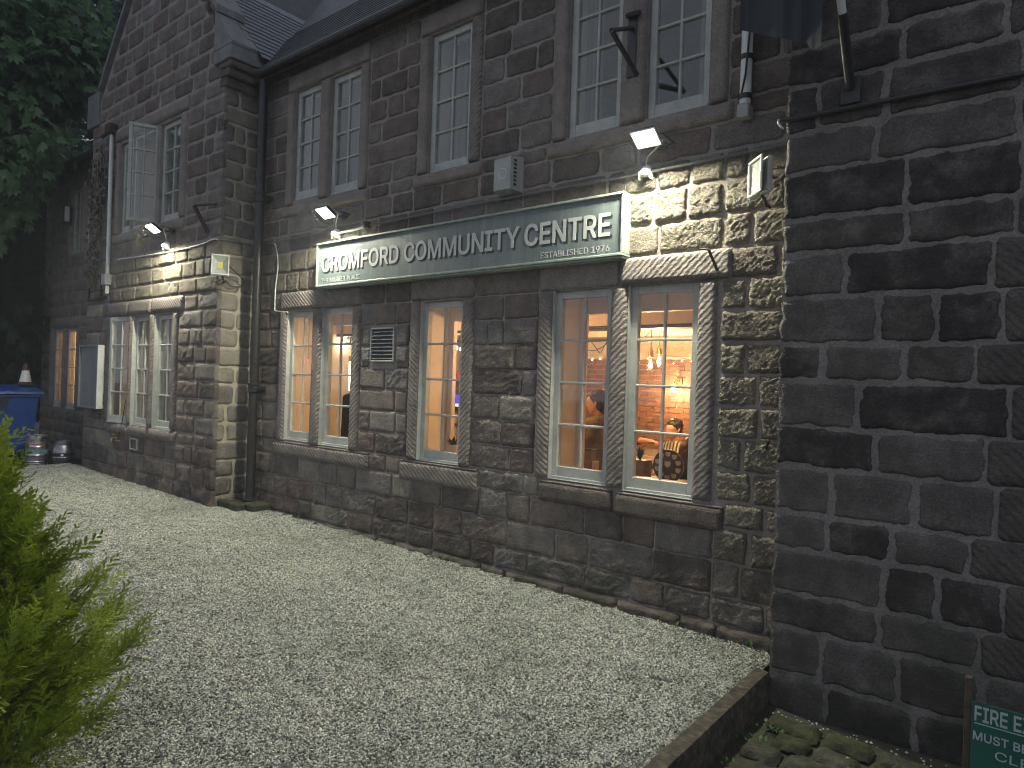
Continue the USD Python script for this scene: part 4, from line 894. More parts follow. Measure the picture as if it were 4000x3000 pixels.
pm("reflector_grey", (0.34, 0.36, 0.34), 8, 0.35)
pm("chip_yellow", (0.55, 0.5, 0.12), 8, 0.4)
g0 = at(860, 1036, -.42)
u0 = unlit_flood("unlit_floodlight", tuple(g0), math.radians(62), "unlit square floodlight with yellow chip on the corner of the gabled wing")
c1 = at(2979, 692, -.12); p_ = numbered("/World", "unlit_floodlight"); x = UsdGeom.Xform.Define(stage, p_)
x.AddTranslateOp().Set(Gf.Vec3d(*(c1 * U).tolist())); x.AddRotateZOp().Set(-47.0 - 62.0); x.GetPrim().GetReferences().AddInternalReference(u0); x.GetPrim().SetInstanceable(True)
say(x.GetPrim(), "unlit white floodlight turned sideways beside the right wing's corner", "floodlight", "unlit floodlights")
lp_ = thing("lamp_bracket", "dark cable loop and arm holding the unlit floodlight on the gabled wing's lit side face", "bracket", (-6.2, -.3, 2.2))
obj("arm", MB().tube([g0 + [.0, .02, -.1], (-6.16, -.33, 2.17), (-6.20, -.33, 2.17)], .008, 6), "black_iron", lp_)
obj("cable", MB().tube([g0 + [.06, .05, .0], (-6.1, -.22, 2.25), (-6.14, -.14, 2.2), (-6.17, -.16, 2.15), (-6.16, -.26, 2.14), (-6.13, -.34, 2.19)], .005, 6), "black_plastic", lp_)

# ---- the name board
sg_ = thing("name_board", "long green painted board lettered with the community centre's name over the lower windows", "sign", (-3.52, -.05, 2.08))
S0, S1, B0, B1 = -5.04, -2.01, 2.083, 2.463
fm = MB(); e = .003
fm.box(S0, S1, -.105, -.0, B1 - .016, B1, e).box(S0, S1, -.105, -.0, B0, B0 + .016, e).box(S0, S0 + .016, -.103, -.0, B0 + .016, B1 - .016, e).box(S1 - .016, S1, -.103, -.0, B0 + .016, B1 - .016, e).box(S0 + .005, S1 - .005, -.095, -.0, B0 - .012, B0 - .0005, e)
obj("frame", fm, "sign_frame", sg_); obj("panel", MB().box(S0 + .016, S1 - .016, -.088, -.02, B0 + .016, B1 - .016), "sign_green", sg_)


def lettering(parent, text, x0, x1, z, h, y, m, name="lettering", bold=True, depth=.0015):
    t = meshkit.text_mesh(text, h, depth, bold); lo, hi = t.bounds[0][0], t.bounds[1][0]; s = (x1 - x0) / (hi - lo)
    chars = sorted(t.split(only_watertight=False), key=lambda c: c.bounds[0][0] + c.bounds[1][0]); k = 0
    for word in text.split(" "):
        mb = MB()
        for c in chars[k:k + len(word)] if word != text.split(" ")[-1] else chars[k:]:
            v = np.array(c.vertices); mb.add(np.stack([(v[:, 0] - lo) * s + x0, y - v[:, 2], v[:, 1] + z], 1), c.faces)
        k += len(word); obj(name, mb, m, parent)


for words, a, b in (("CROMFORD", -4.975, -3.988), ("COMMUNITY", -3.925, -2.80), ("CENTRE", -2.755, -2.105)):
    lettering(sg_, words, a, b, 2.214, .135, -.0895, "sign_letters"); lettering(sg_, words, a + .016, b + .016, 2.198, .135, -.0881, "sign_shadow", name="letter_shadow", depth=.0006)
lettering(sg_, "ESTABLISHED 1976", -2.617, -2.105, 2.119, .038, -.0885, "sign_letters", bold=False)
lettering(sg_, "7-9 MARKET PLACE", -4.97, -4.455, 2.118, .037, -.0885, "sign_letters", bold=False)

# ---- alarm box
ab = thing("alarm_box", "grey alarm siren box with round emblem and slotted side above the green sign", "alarm box", (-2.95, 0, 2.61))
q = [(-3.03, -.1, 2.615), (-2.885, -.1, 2.615), (-2.885, -.1, 2.83), (-3.03, -.1, 2.83), (-3.05, -.004, 2.60), (-2.85, -.004, 2.60), (-2.85, -.004, 2.845), (-3.05, -.004, 2.845)]
h = MF.hull_points(np.array(q)).to_mesh(); obj("case", (h.vert_properties[:, :3], h.tri_verts), "grey_plastic", ab)
a = np.linspace(0, 2 * PI, 25); obj("emblem", MB().tube(np.stack([-2.957 + .035 * np.cos(a), np.full(25, -.1005), 2.725 + .035 * np.sin(a)], 1), .0022, 5), "white_plastic", ab)
for k in range(7): z = 2.64 + k * .027; obj("slot", MB().box(-2.873, -2.868, -.08, -.02, z, z + .012), "black_plastic", ab)
# ---- conduits and cables along the walls
cd = thing("conduit", "dark conduit running along the front just above the green sign", "conduit", (-3, 0, 2.57))
obj("pipe", MB().tube([(-4.45, -.032, 2.562), (-3.2, -.03, 2.575), (-1.95, -.032, 2.572)], .009, 8), "cable_grey", cd); obj("pipe", MB().tube([(-1.87, -.032, 2.572), (-1.3, -.034, 2.578), (-1.02, -.034, 2.58)], .009, 8), "cable_grey", cd)
obj("pipe", MB().tube([(-4.82, -.035, 2.545), (-4.6, -.035, 2.55), (-4.45, -.035, 2.56)], .011, 8), "cable_white", cd); obj("round_box", MB().lathe([(0, -.02), (.03, -.02), (.034, 0), (.03, .03), (0, .03)], (-4.44, -.045, 2.56), 14), "rusty_iron", cd, smooth=40)


def cable(label, pts, r, m, y=None, name="cable", n=60, cat="cable"):
    k = np.array([at(*p) for p in pts]); s = np.linspace(0, len(k) - 1, n); c = np.stack([np.interp(s, range(len(k)), k[:, i]) for i in range(3)], 1)
    if len(k) > 2: c = np.stack([np.convolve(np.pad(c[:, i], 3, mode="edge"), np.ones(7) / 7, "valid") for i in range(3)], 1)
    t = thing(name, label, cat, tuple(c[len(c) // 2])); obj("line", MB().tube(c, r, 6), m, t, smooth=True); return t


cable("thin white cable dropping from the front's left end to the first lower window", [(1066, 948, -.022), (1076, 952, -.025), (1086, 1005, -.025), (1085, 1060, -.025), (1075, 1130, -.025), (1074, 1200, -.025), (1072, 1215, -.025), (1130, 1220, -.02)], .006, "cable_white")
cable("thin cable sagging across the inner corner behind the black downpipe", [(850, 935, -.385), (900, 940, -.3), (960, 955, -.1), (1000, 958, -.025), (1060, 950, -.025), (1180, 925, -.025), (1262, 905, -.03)], .006, "cable_grey")
cable("grey cable along the gabled wing beneath its lit floodlight", [(455, 1015, -.385), (540, 1003, -.385), (640, 988, -.385), (740, 968, -.385), (800, 950, -.385), (830, 934, -.385), (850, 935, -.385)], .008, "cable_white")
cable("blue cable hanging down the gabled wing left of its lower window", [(425, 1100, -.385), (423, 1250, -.385), (420, 1500, -.385), (426, 1640, -.385), (432, 1715, -.385), (447, 1740, -.37)], .004, "cable_blue")
cable("dark cable hanging below the gabled wing's ajar window", [(492, 1560, -.385), (478, 1640, -.385), (465, 1700, -.385), (462, 1712, -.385)], .004, "black_plastic")
cable("black cable running along the right wing's wall from its corner", [(3046, 468, -.372), (3075, 470, -.372), (3300, 425, -.372), (3600, 366, -.372), (4000, 288, -.372), (4600, 170, -.372)], .012, "black_plastic")
cable("short white cable end curling round the right wing's corner", [(3042, 466, -.37), (3041, 482, -.372), (3050, 495, -.37), (3062, 503, -.362)], .005, "cable_white")
# ---- downpipes
dp = thing("downpipe", "black iron downpipe in the corner beside the gabled wing", "downpipe", (-6.1, -.09, .1))
bx_ = at(990, 1540, -.1); PX, PY = bx_[0], -.1
obj("pipe", MB().tube([(PX, PY, .10), (PX, PY, 4.12)], .043, 16), "black_iron", dp, smooth=40)
for z in (1.18, 3.0): obj("collar", MB().lathe([(.044, -.045), (.056, -.04), (.056, -.028), (.051, -.024), (.051, .024), (.058, .028), (.058, .045), (.044, .047)], (PX, PY, z), 16), "black_iron", dp, smooth=40); obj("bracket", MB().box(PX - .085, PX + .07, PY + .01, PY + .095, z - .02, z + .02, .004), "black_iron", dp)
obj("shoe", MB().lathe([(.07, 0), (.07, .012), (.045, .02)], (PX, PY, .105), 16), "black_iron", dp)
gk = thing("gully_kerb", "low mossy stone kerb round the foot of the black downpipe", "kerb", (-6.0, -.2, 0))
for q in ((-6.205, -5.84, -.31, -.22, .0, .105), (-5.93, -5.74, -.215, -.01, .0, .10), (-6.2, -5.935, -.215, -.005, .0, .09)): obj("stone", MB().box(*q, .012), "sett_grey", gk)
wp = thing("waste_pipe", "white waste pipe with dark cable on the front beside the right wing", "pipe", (-1.325, -.05, 2.8))
obj("pipe", MB().tube([(-1.325, -.05, 2.83), (-1.32, -.05, 4.1)], .03, 12), "white_plastic", wp, smooth=40); obj("end_box", MB().box(-1.36, -1.295, -.08, -.005, 2.76, 2.83, .006), "grey_plastic", wp)
for z in (2.87, 3.08): obj("clip", MB().lathe([(.031, -.014), (.036, -.012), (.036, .012), (.031, .014)], (-1.325, -.05, z), 12), "black_plastic", wp)
obj("cable", MB().tube([(-1.31, -.083, 3.6), (-1.30, -.085, 3.2), (-1.315, -.085, 2.98), (-1.335, -.08, 2.88)], .005, 6), "black_plastic", wp)
wd = thing("white_downpipe", "thin white downpipe with a rusty hopper on the gabled wing's left side", "downpipe", (-8.73, -.4, 2.2))
obj("pipe", MB().tube([(-8.73, -.40, 2.2), (-8.745, -.40, 4.1)], .022, 10), "white_plastic", wd, smooth=40); obj("hopper", MB().box(-8.80, -8.68, -.46, -.362, 4.08, 4.2, .012), "rusty_iron", wd)
obj("spout", MB().tube([(-9.0, -.41, 4.1), (-8.78, -.41, 4.13)], .022, 8), "rusty_iron", wd); obj("joint_box", MB().box(-8.79, -8.67, -.45, -.362, 2.3, 2.43, .008), "grey_plastic", wd)
op = thing("iron_pipework", "old iron pipework with upright stubs on the gabled wing's left corner", "pipe", (-9.05, -.39, 2.2))
obj("pipe", MB().tube([(-9.34, -.385, 2.15), (-8.8, -.385, 2.165)], .016, 8), "rusty_iron", op); obj("stub", MB().tube([(-9.33, -.385, 2.15), (-9.32, -.385, 2.75)], .012, 8), "rusty_iron", op); obj("stub", MB().tube([(-8.95, -.385, 2.17), (-8.95, -.385, 2.42)], .014, 8), "rusty_iron", op); obj("valve", MB().box(-8.99, -8.91, -.41, -.37, 2.4, 2.44, .008), "rusty_iron", op)
# ---- brackets
bk = thing("iron_bracket", "bent dark iron bracket on the gabled wing right of its upper window", "bracket", tuple(at(811, 905, -.375)))
A = at(758, 803, -.5); obj("strut", MB().tube([A, at(811, 907, -.375)], .02, 6), "rusty_iron", bk); obj("arm", MB().tube([A, at(845, 797, -.375)], .011, 6), "rusty_iron", bk)
bk = thing("sign_bracket", "dark projecting iron sign bracket between the upper windows above the big floodlight", "bracket", tuple(at(2480, 200, -.03)))
A = at(2388, 118, -.42); obj("arm", MB().tube([A, at(2470, 110, -.03)], .013, 6), "black_iron", bk); obj("strut", MB().tube([A, at(2486, 290, -.03)], .016, 6), "black_iron", bk); obj("plate", MB().box(-2.06, -2.0, -.04, -.005, at(2480, 300, -.03)[2], at(2480, 50, -.03)[2], .004), "black_iron", bk); obj("crossbar", MB().tube([at(2448, 62, -.06), at(2502, 48, -.06)], .016, 6), "black_iron", bk)
for lab, pa, pb, rr in (("rusty iron hook stuck in the lintel stone right of the green sign", (2768, 975, -.09), (2808, 1070, -.02), .008), ("small iron hook in the joint right of the right lower window", (3005, 1722, -.10), (2992, 1750, -.02), .008)):
    t = thing("iron_hook", lab, "hook", tuple(at(*pb))); obj("pin", MB().tube([at(*pa), at(*pb)], rr, 6), "rusty_iron", t); obj("tip", MB().tube([at(*pa), at(pa[0] - 32, pa[1] - 3, pa[2])], rr * .8, 6), "rusty_iron", t)
# ---- notice board, tap, vents on the gabled wing
nb = thing("notice_board", "grey notice board with pale edge at the gabled wing's left corner", "notice board", (-9.1, -.4, .86))
v = rotz(np.array(MB().box(-9.385, -8.85, -.425, -.39, .86, 1.575, .004).get()[0]), 0); fb = MB().box(-9.385, -8.85, -.425, -.39, .86, 1.575, .004).get()[1]; obj("panel", (v, fb), "board_grey", nb)
fm = MB()
for q in ((-9.41, -9.385, .835, 1.6), (-8.85, -8.825, .835, 1.6), (-9.385, -8.85, 1.575, 1.6), (-9.385, -8.85, .835, .86)): fm.box(q[0], q[1], -.445, -.364, q[2], q[3], .003)
obj("frame", fm, "board_grey", nb); obj("side", MB().box(-8.824, -8.815, -.443, -.366, .84, 1.595, .002), "white_plastic", nb)
tp_ = thing("water_tap", "small brass tap below the gabled wing's ajar window", "tap", (-8.36, -.4, .5))
obj("body", MB().tube([(-8.36, -.36, .53), (-8.36, -.43, .53), (-8.36, -.44, .49)], .014, 8), "brass", tp_); obj("handle", MB().box(-8.385, -8.335, -.425, -.405, .555, .57, .004), "brass", tp_); obj("plate", MB().box(-8.42, -8.3, -.375, -.362, .49, .505, .003), "grey_plastic", tp_)
vf = thing("small_vent", "small pale framed vent beneath the gabled wing's three-light window", "vent", (-7.9, -.37, .43))
fm = MB()
for q in ((-7.99, -7.975, .43, .56), (-7.825, -7.81, .43, .56), (-7.975, -7.825, .43, .445), (-7.975, -7.825, .545, .56)): fm.box(q[0], q[1], -.392, -.362, q[2], q[3], .002)
obj("frame", fm, "sign_frame", vf); obj("cover", MB().box(-7.976, -7.824, -.384, -.374, .444, .546), "stone_dark", vf)
sl_ = thing("wall_light", "small dark wall light high on the low wing's left end", "wall light", (-11.5, -.05, 3.3)); p = at(256, 835, -.08)
obj("body", MB().box(p[0] - .04, p[0] + .05, -.11, -.005, p[2] - .16, p[2] + .12, .01), "black_plastic", sl_); obj("diffuser", MB().box(p[0] + .051, p[0] + .075, -.11, -.05, p[2] - .12, p[2] + .1, .006), "white_plastic", sl_)
# ---- dead creeper
cr = thing("dead_creeper", "dead leafless creeper with curled leaves climbing the gabled wing's left edge", "creeper", (-9.15, -.4, 2.2))
r = np.random.default_rng(17); st = MB(); lf = MB()
for k in range(9):
    x, z = -9.2 + r.uniform(-.12, .12), 2.25 + r.uniform(0, .3); pts = []
    for i in range(22):
        pts.append((x, GY - .035 - .012 * r.random(), z)); x += r.normal(0, .028) + .006; z += .085 * r.uniform(.5, 1.2); x = min(max(x, -9.4), -8.85)
    st.tube(pts, np.linspace(.009, .003, 22), 5)
    for p in pts[3:]:
        if p[2] > 2.42 and r.random() < .75:
            for _ in range(2):
                a = r.uniform(-2.6, -.4); L = r.uniform(.05, .12); w = L * .28; d = np.array([math.cos(a), -.3 * r.random(), math.sin(a)]); s = np.array([-d[2], r.uniform(-.5, .5), d[0]]) * w; q = np.array(p) + [0, -.012, 0]
                lf.add([q, q + d * L * .5 + s + [0, -.02, 0], q + d * L, q + d * L * .5 - s + [0, -.02, 0]], [(0, 1, 2), (0, 2, 3)])
obj("stem", st, "dead_vine", cr); obj("leaves", lf, "dead_vine", cr)

dt = thing("dead_twig", "dry curled twig catching the light left of the gabled wing's floodlight", "twig", tuple(at(560, 940, -.45)))
tw = MB(); k_ = np.array([at(*q) for q in ((568, 995, -.38), (560, 960, -.42), (545, 945, -.45), (540, 925, -.47), (552, 900, -.5), (566, 892, -.5), (572, 900, -.49))]); tw.tube(k_, .008, 6); obj("stem", tw, "dead_vine", dt, smooth=True); lf2 = MB()
for k in range(34):
    p = k_[r.integers(2, 7)] + r.normal(0, .025, 3); d = r.normal(size=3); d *= .05 / np.linalg.norm(d); q = np.cross(d, r.normal(size=3)); q *= .018 / np.linalg.norm(q); lf2.add([p, p + d * .5 + q, p + d, p + d * .5 - q], [(0, 1, 2), (0, 2, 3)])
obj("leaves", lf2, "leaf_litter", dt)

# ---- flag, pole, fire exit sign on the right
fp = thing("flagpole", "white flagpole in a black holder leaning out from the right wing", "flagpole", tuple(at(3320, 345, -.37)))
p0, p1 = at(3322, 345, -.365), at(3290, 52, -.58); d = (p1 - p0) / np.linalg.norm(p1 - p0); p2 = p1 + d * 1.0
obj("holder", MB().tube([p0, p1], .021, 12), "black_iron", fp, smooth=40); obj("pole", MB().tube([p1 - d * .05, p2], .0165, 12), "white_plastic", fp, smooth=40); obj("wall_plate", MB().box(p0[0] - .04, p0[0] + .04, -.372, -.36, p0[2] - .07, p0[2] + .05, .003), "black_iron", fp)
nx, nz = 40, 24; lowp = [(2890, 118), (2900, 119), (2960, 131), (3090, 158), (3150, 164), (3168, 198), (3180, 196), (3207, 180)]
px = np.linspace(2890, 3207, nx + 1); py = np.interp(px, [a for a, b in lowp], [b for a, b in lowp]); v = []
for j in range(nz + 1):
    for i in range(nx + 1):
        s = i / nx; y = -.6 + .028 * math.sin(s * 9 + j * .05) - (.06 * np.clip((s - .8) / .08, 0, 1)) + .01 * math.sin(s * 23)
        b_ = at(px[i], py[i], y); v.append(b_ + np.array([0, 0, 1.0]) * j / nz * .75)
ix = np.arange((nx + 1) * (nz + 1)).reshape(nz + 1, nx + 1); qf = np.stack([ix[:-1, :-1], ix[:-1, 1:], ix[1:, 1:], ix[1:, :-1]], -1).reshape(-1, 4)
obj("flag", (np.array(v), np.vstack([qf[:, [0, 1, 2]], qf[:, [0, 2, 3]]])), "flag_cloth", smooth=True, label="dark blue flag hanging limp below the flagpole", cat="flag")
fs = thing("fire_exit_sign", "green fire exit notice on a rusty post at the bottom right", "sign", (-.18, -.75, -.25))
o = at(3788, 2642, -.75); obj("post", MB().box(o[0] - .012, o[0] + .010, -.765, -.73, -.3, o[2], .002), "rusty_iron", fs)
b0, b1 = at(3795, 2736, -.77), at(3795, 2736, -.77) + [.62, 0, -.36]
obj("board", MB().box(b0[0] + .001, b1[0], -.775, -.768, b1[2], b0[2], .001), "fire_green", fs)
tz = lambda px, py: at(px, py, -.776)
a, b, c = tz(3806, 2811), tz(3950, 2848), tz(3806, 2755); h_ = c[2] - a[2]
lettering(fs, "FIRE EXIT", a[0], a[0] + (b[0] - a[0]) * 2.02, a[2], h_, -.7755, "fire_letters")
obj("rule", MB().box(a[0], a[0] + .5, -.777, -.7755, tz(3806, 2824)[2], tz(3806, 2820)[2]), "fire_letters", fs)
a, c = tz(3800, 2880), tz(3800, 2855); lettering(fs, "MUST BE KEPT", a[0], a[0] + (tz(3928, 2915)[0] - a[0]) * 2.75, a[2] - .004, (c[2] - a[2]) * 1.25, -.7755, "fire_letters")
a = tz(3886, 2968); lettering(fs, "CLEAR", a[0], a[0] + .165, a[2], h_ * .6, -.7755, "fire_letters", bold=False)

# ================================================================== ground
def gz(x): return np.clip(.018 + (-4.6 - x) * .015, -.035, .1)


obj("ground", MB().box(-80, 40, -60, 80, -1.2, -.30), "soil", kind="structure")
xs = np.linspace(-9.7, -1.07, 60); gv = np.array([(x, y, gz(x) - .012) for y in (-9.0, .02) for x in xs]); i = np.arange(59)
gr = np.vstack([np.stack([i, i + 1, i + 61], 1), np.stack([i, i + 61, i + 60], 1)]); obj("gravel_bed", (gv, gr), "gravel_bed", kind="structure")
obj("yard", MB().box(-16, -9.68, -9, 3, -.3, .06), "soil", kind="structure")
r = np.random.default_rng(31); protos = []
cls = UsdGeom.Xform.Define(stage, "/World/gravel"); PS = .30
gi = UsdGeom.PointInstancer.Define(stage, "/World/gravel/chippings"); say(cls.GetPrim(), "pale angular grey gravel covering the forecourt", "gravel", kind="stuff")
for k in range(4):
    mb = MB(); g = .0108
    for a_ in np.arange(0, PS, g):
        for b_ in np.arange(0, PS, g):
            c = np.array([a_ + r.uniform(-.005, .005) - PS / 2, b_ + r.uniform(-.005, .005) - PS / 2, r.uniform(-.004, .006)])
            s = r.uniform(.0042, .008) * np.array([1.35, .95, .62]); pt = np.array([(1, 0, 0), (-1, 0, 0), (0, 1, 0), (0, -1, 0), (0, 0, 1), (0, 0, -1)], float) * r.uniform(.75, 1.25, (6, 1)) + r.uniform(-.3, .3, (6, 3))
            an, ti = r.uniform(0, 2 * PI), r.normal(0, .45, 2); pt *= s
            Rx = trimesh.transformations.euler_matrix(ti[0], ti[1], an)[:3, :3]; pt = pt @ Rx.T + c
            mb.add(pt, [(0, 2, 4), (2, 1, 4), (1, 3, 4), (3, 0, 4), (2, 0, 5), (1, 2, 5), (3, 1, 5), (0, 3, 5)])
    v, f = mb.get(); set_tone(usdkit.mesh(stage, f"/World/gravel/chippings/patch_{k + 1:03d}", (v, f), "/World/Looks/pebble"), np.repeat(r.random(len(v) // 6), 6))
    protos.append(f"/World/gravel/chippings/patch_{k + 1:03d}")
pos, quat, idx = [], [], []
st_ = .23
for x in np.arange(-9.66 * U, -1.08 * U - .06, st_):
    for y in np.arange(-3.9 * U, -.05, st_):
        X, Y = x / U, y / U
        if X < -6.2 and Y > -.36 - .1: continue
        if Y > -.11: Y = -.11
        if Y < -2.2 and X < -7: continue
        x_ = min(x + r.uniform(-.03, .03), -1.075 * U - .14)
        pos.append((x_, Y * U + r.uniform(-.03, .03) * (Y < -.2), float(gz(X)) * U)); a = r.uniform(0, 2 * PI)
        quat.append(Gf.Quath(math.cos(a / 2), 0, 0, math.sin(a / 2))); idx.append(int(r.integers(0, 4)))
gi.CreatePositionsAttr(Vt.Vec3fArray.FromNumpy(np.array(pos, np.float32))); gi.CreateOrientationsAttr(quat); gi.CreateProtoIndicesAttr(idx); gi.CreatePrototypesRel().SetTargets(protos)
# timber edging
n_ = 60; ys = np.linspace(-3.5, RY - .002, n_ + 1); sec = [(-1.072, -.3), (-1.005, -.3), (-1.0, -.01), (-1.006, .004), (-1.066, .006), (-1.072, -.006)]
tv = []
for y in ys:
    for k, (x, z) in enumerate(sec): w_ = (meshkit.noise(np.array([x * 9, y * 14, z * 9]), 4) - .5) * .012 if k > 1 else 0; tv.append((x + w_ * .5, y, z + w_ + (gz(-1.05) + .03 if k > 1 else 0)))
tf = [(j * 6 + k, (j + 1) * 6 + k, (j + 1) * 6 + (k + 1) % 6, j * 6 + (k + 1) % 6) for j in range(n_) for k in range(6)]
tf = np.array(tf); obj("timber_edging", (np.array(tv), np.vstack([tf[:, [0, 2, 1]], tf[:, [0, 3, 2]]])), "sleeper_wood", smooth=35, label="weathered timber edging holding back the gravel beside the cobbles", cat="edging")
# cobbles
cob = obj("cobbled_drive", MB().box(-1.0, 6, -9, -.36, -.3, -.155), "sett_bed", kind="structure")
r = np.random.default_rng(41)
for j in range(11):
    y0 = -.50 - j * .135
    x0 = -.95 + (j % 2) * .075 + (.0 if j else .02)
    while x0 < .5 and not (j > 5 and x0 > .1):
        w_ = r.uniform(.15, .22); zt = -.118 + r.uniform(-.008, .008)
        nu, nv = 12, 9; s, q = np.meshgrid(np.linspace(-1, 1, nu), np.linspace(-1, 1, nv)); e = np.maximum(np.abs(s) ** 7, np.abs(q) ** 7)
        X = x0 + (s * .5 + .5) * (w_ - .014) + r.normal(0, .003, s.shape); Y = y0 - .118 + (q * .5 + .5) * .118 + r.normal(0, .003, s.shape); Zz = zt - .03 * e + (meshkit.fbm(np.stack([X, Y, X * 0 + j], -1) * 22, 3) - .5) * .028
        ix = np.arange(nu * nv).reshape(nv, nu); qd = np.stack([ix[:-1, :-1], ix[:-1, 1:], ix[1:, 1:], ix[1:, :-1]], -1).reshape(-1, 4)
        obj("sett", (np.stack([X, Y, Zz], -1).reshape(-1, 3), np.vstack([qd[:, [0, 1, 2]], qd[:, [0, 2, 3]]])), "sett_moss" if r.random() < .6 else "sett_grey", cob, smooth=True); x0 += w_
wd_ = MB()
for cx, cy, n in ((-.88, -.62, 40), (-.95, -.78, 26), (-.6, -.75, 20), (-.98, -1.0, 18)):
    for k in range(n):
        a = r.uniform(0, 2 * PI); c = np.array([cx + r.normal(0, .05), cy + r.normal(0, .022), -.135]); d = np.array([math.cos(a), math.sin(a), r.uniform(.4, 1.4)]); d *= r.uniform(.012, .03) / np.linalg.norm(d); w = np.array([-d[1], d[0], 0]) * .35
        wd_.add([c, c + d * .6 + w, c + d, c + d * .6 - w], [(0, 1, 2), (0, 2, 3)])
for cx, n in ((-3.42, 16), (-4.2, 7), (-2.7, 6), (-5.3, 8), (-1.6, 9), (-1.2, 10)):
    for k in range(n):
        a = r.uniform(0, 2 * PI); c = np.array([cx + r.normal(0, .03), -.045 + r.normal(0, .012), float(gz(cx)) - .005]); d = np.array([math.cos(a) * .5, math.sin(a) * .5, r.uniform(.6, 1.6)]); d *= r.uniform(.02, .055) / np.linalg.norm(d); w = np.array([-d[1], d[0], 0]) * .5
        wd_.add([c, c + d * .6 + w, c + d, c + d * .6 - w], [(0, 1, 2), (0, 2, 3)])
obj("wall_weeds", wd_, "moss_weed", label="small green weeds growing along the foot of the stone front and between the cobbles", cat="weeds", kind="stuff")
lv = MB(); db = MB()
for k in range(34):
    c = np.array([r.uniform(-.95, .1), r.uniform(-1.35, -.52), -.105]); a = r.uniform(0, 2 * PI); d = np.array([math.cos(a), math.sin(a), r.uniform(-.1, .25)]) * r.uniform(.008, .018); w = np.array([-d[1], d[0], 0]) * .55
    lv.add([c - d, c + w + [0, 0, .004], c + d, c - w + [0, 0, .004]], [(0, 1, 2), (0, 2, 3)])
for k in range(90):
    c = np.array([r.uniform(-.96, .2), 0, 0]); c[1] = -.40 - abs(r.normal(0, .05)); c[2] = -.15
    s = r.uniform(.003, .007); db.add(np.array([(1, 0, 0), (-1, 0, 0), (0, 1, 0), (0, -1, 0), (0, 0, 1), (0, 0, -.6)]) * s * r.uniform(.7, 1.3, (6, 1)) + c, [(0, 2, 4), (2, 1, 4), (1, 3, 4), (3, 0, 4), (2, 0, 5), (1, 2, 5), (3, 1, 5), (0, 3, 5)])
obj("fallen_leaves", lv, "leaf_litter", label="small yellow leaves scattered over the mossy cobbles", cat="leaves", kind="stuff"); obj("stray_chippings", db, "debris_white", label="stray pale chippings along the foot of the right wing", cat="gravel", kind="stuff")

# ================================================================== bin, cone, kegs
bn = thing("wheelie_bin", "large blue wheeled waste bin with closed lid at the left edge", "bin", (-10.7, -1.15, .06))
fx_, y0, y1 = -10.3, -1.78, -.59
q = [(fx_, y0, .93), (fx_, y1, .93), (fx_ - .72, y0, .93), (fx_ - .72, y1, .93), (fx_ - .05, y0 + .05, .22), (fx_ - .05, y1 - .05, .22), (fx_ - .62, y0 + .05, .22), (fx_ - .62, y1 - .05, .22)]
h = MF.hull_points(np.array(q)).to_mesh(); obj("body", (h.vert_properties[:, :3], h.tri_verts), "blue_plastic", bn)
obj("rim", MB().box(fx_ - .75, fx_ + .03, y0 - .03, y1 + .03, .915, .955, .01), "blue_plastic", bn)
lq = [(fx_ + .06, y0 - .04, .96), (fx_ + .06, y1 + .04, .96), (fx_ + .05, y0 - .04, .99), (fx_ + .05, y1 + .04, .99), (fx_ - .35, y0 - .04, 1.07), (fx_ - .35, y1 + .04, 1.07), (fx_ - .76, y0 - .04, 1.06), (fx_ - .76, y1 + .04, 1.06), (fx_ - .76, y0 - .04, .96), (fx_ - .76, y1 + .04, .96)]
h = MF.hull_points(np.array(lq)).to_mesh(); obj("lid", (h.vert_properties[:, :3], h.tri_verts), "blue_plastic", bn)
a = np.linspace(0, PI, 15); yc = (y0 + y1) / 2 + .08
obj("lock_plate", MB().mesh(MF.hull_points(np.array([(fx_ + dx, yc + .2 * math.cos(k), .91 - .16 * math.sin(k)) for dx in (-.03, .012) for k in a] + [(fx_ + dx, yc + s * .2, .93) for dx in (-.02, .012) for s in (-1, 1)]))), "black_plastic", bn)
obj("lock_handle", MB().box(fx_ + .013, fx_ + .035, yc + .0, yc + .03, .83, .89, .006), "white_plastic", bn)
for y in (y0 + .12, y1 - .12):
    for x in (fx_ - .12, fx_ - .55):
        w = obj("wheel", (lambda c: (rotz(c[0] * 1.0, 0), c[1]))(MB().mesh(trimesh.creation.cylinder(.07, .04, sections=18).apply_transform(trimesh.transformations.rotation_matrix(PI / 2, (0, 1, 0))).apply_translation((x, y, .13))).get()), "black_plastic", bn); obj("fork", MB().box(x - .03, x + .03, y - .025, y + .025, .19, .219, .004), "dull_steel", bn)
cn = thing("traffic_cone", "white-sleeved traffic cone standing on the blue bin's lid", "traffic cone", (-10.62, -.655, 1.07))
obj("base", MB().box(-10.73, -10.51, -.75, -.56, 1.06, 1.085, .008), "black_plastic", cn); obj("cone", MB().lathe([(.085, 0.026), (.07, .05)], (-10.62, -.655, 1.06), 18), "orange_cone", cn); obj("sleeve", MB().lathe([(.07, .05), (.04, .2)], (-10.62, -.655, 1.06), 18), "white_plastic", cn, smooth=40); obj("tip", MB().lathe([(.04, .2), (.024, .29), (0, .295)], (-10.62, -.655, 1.06), 18), "orange_cone", cn, smooth=40)
bgm = manifold3d.Manifold.batch_hull([MF.sphere(rr, 14).translate(p) for p, rr in (((-10.75, -1.2, 1.09), .07), ((-10.7, -1.0, 1.08), .05), ((-10.8, -1.4, 1.1), .09), ((-10.6, -1.3, 1.08), .05))]).refine_to_length(.04).to_mesh()
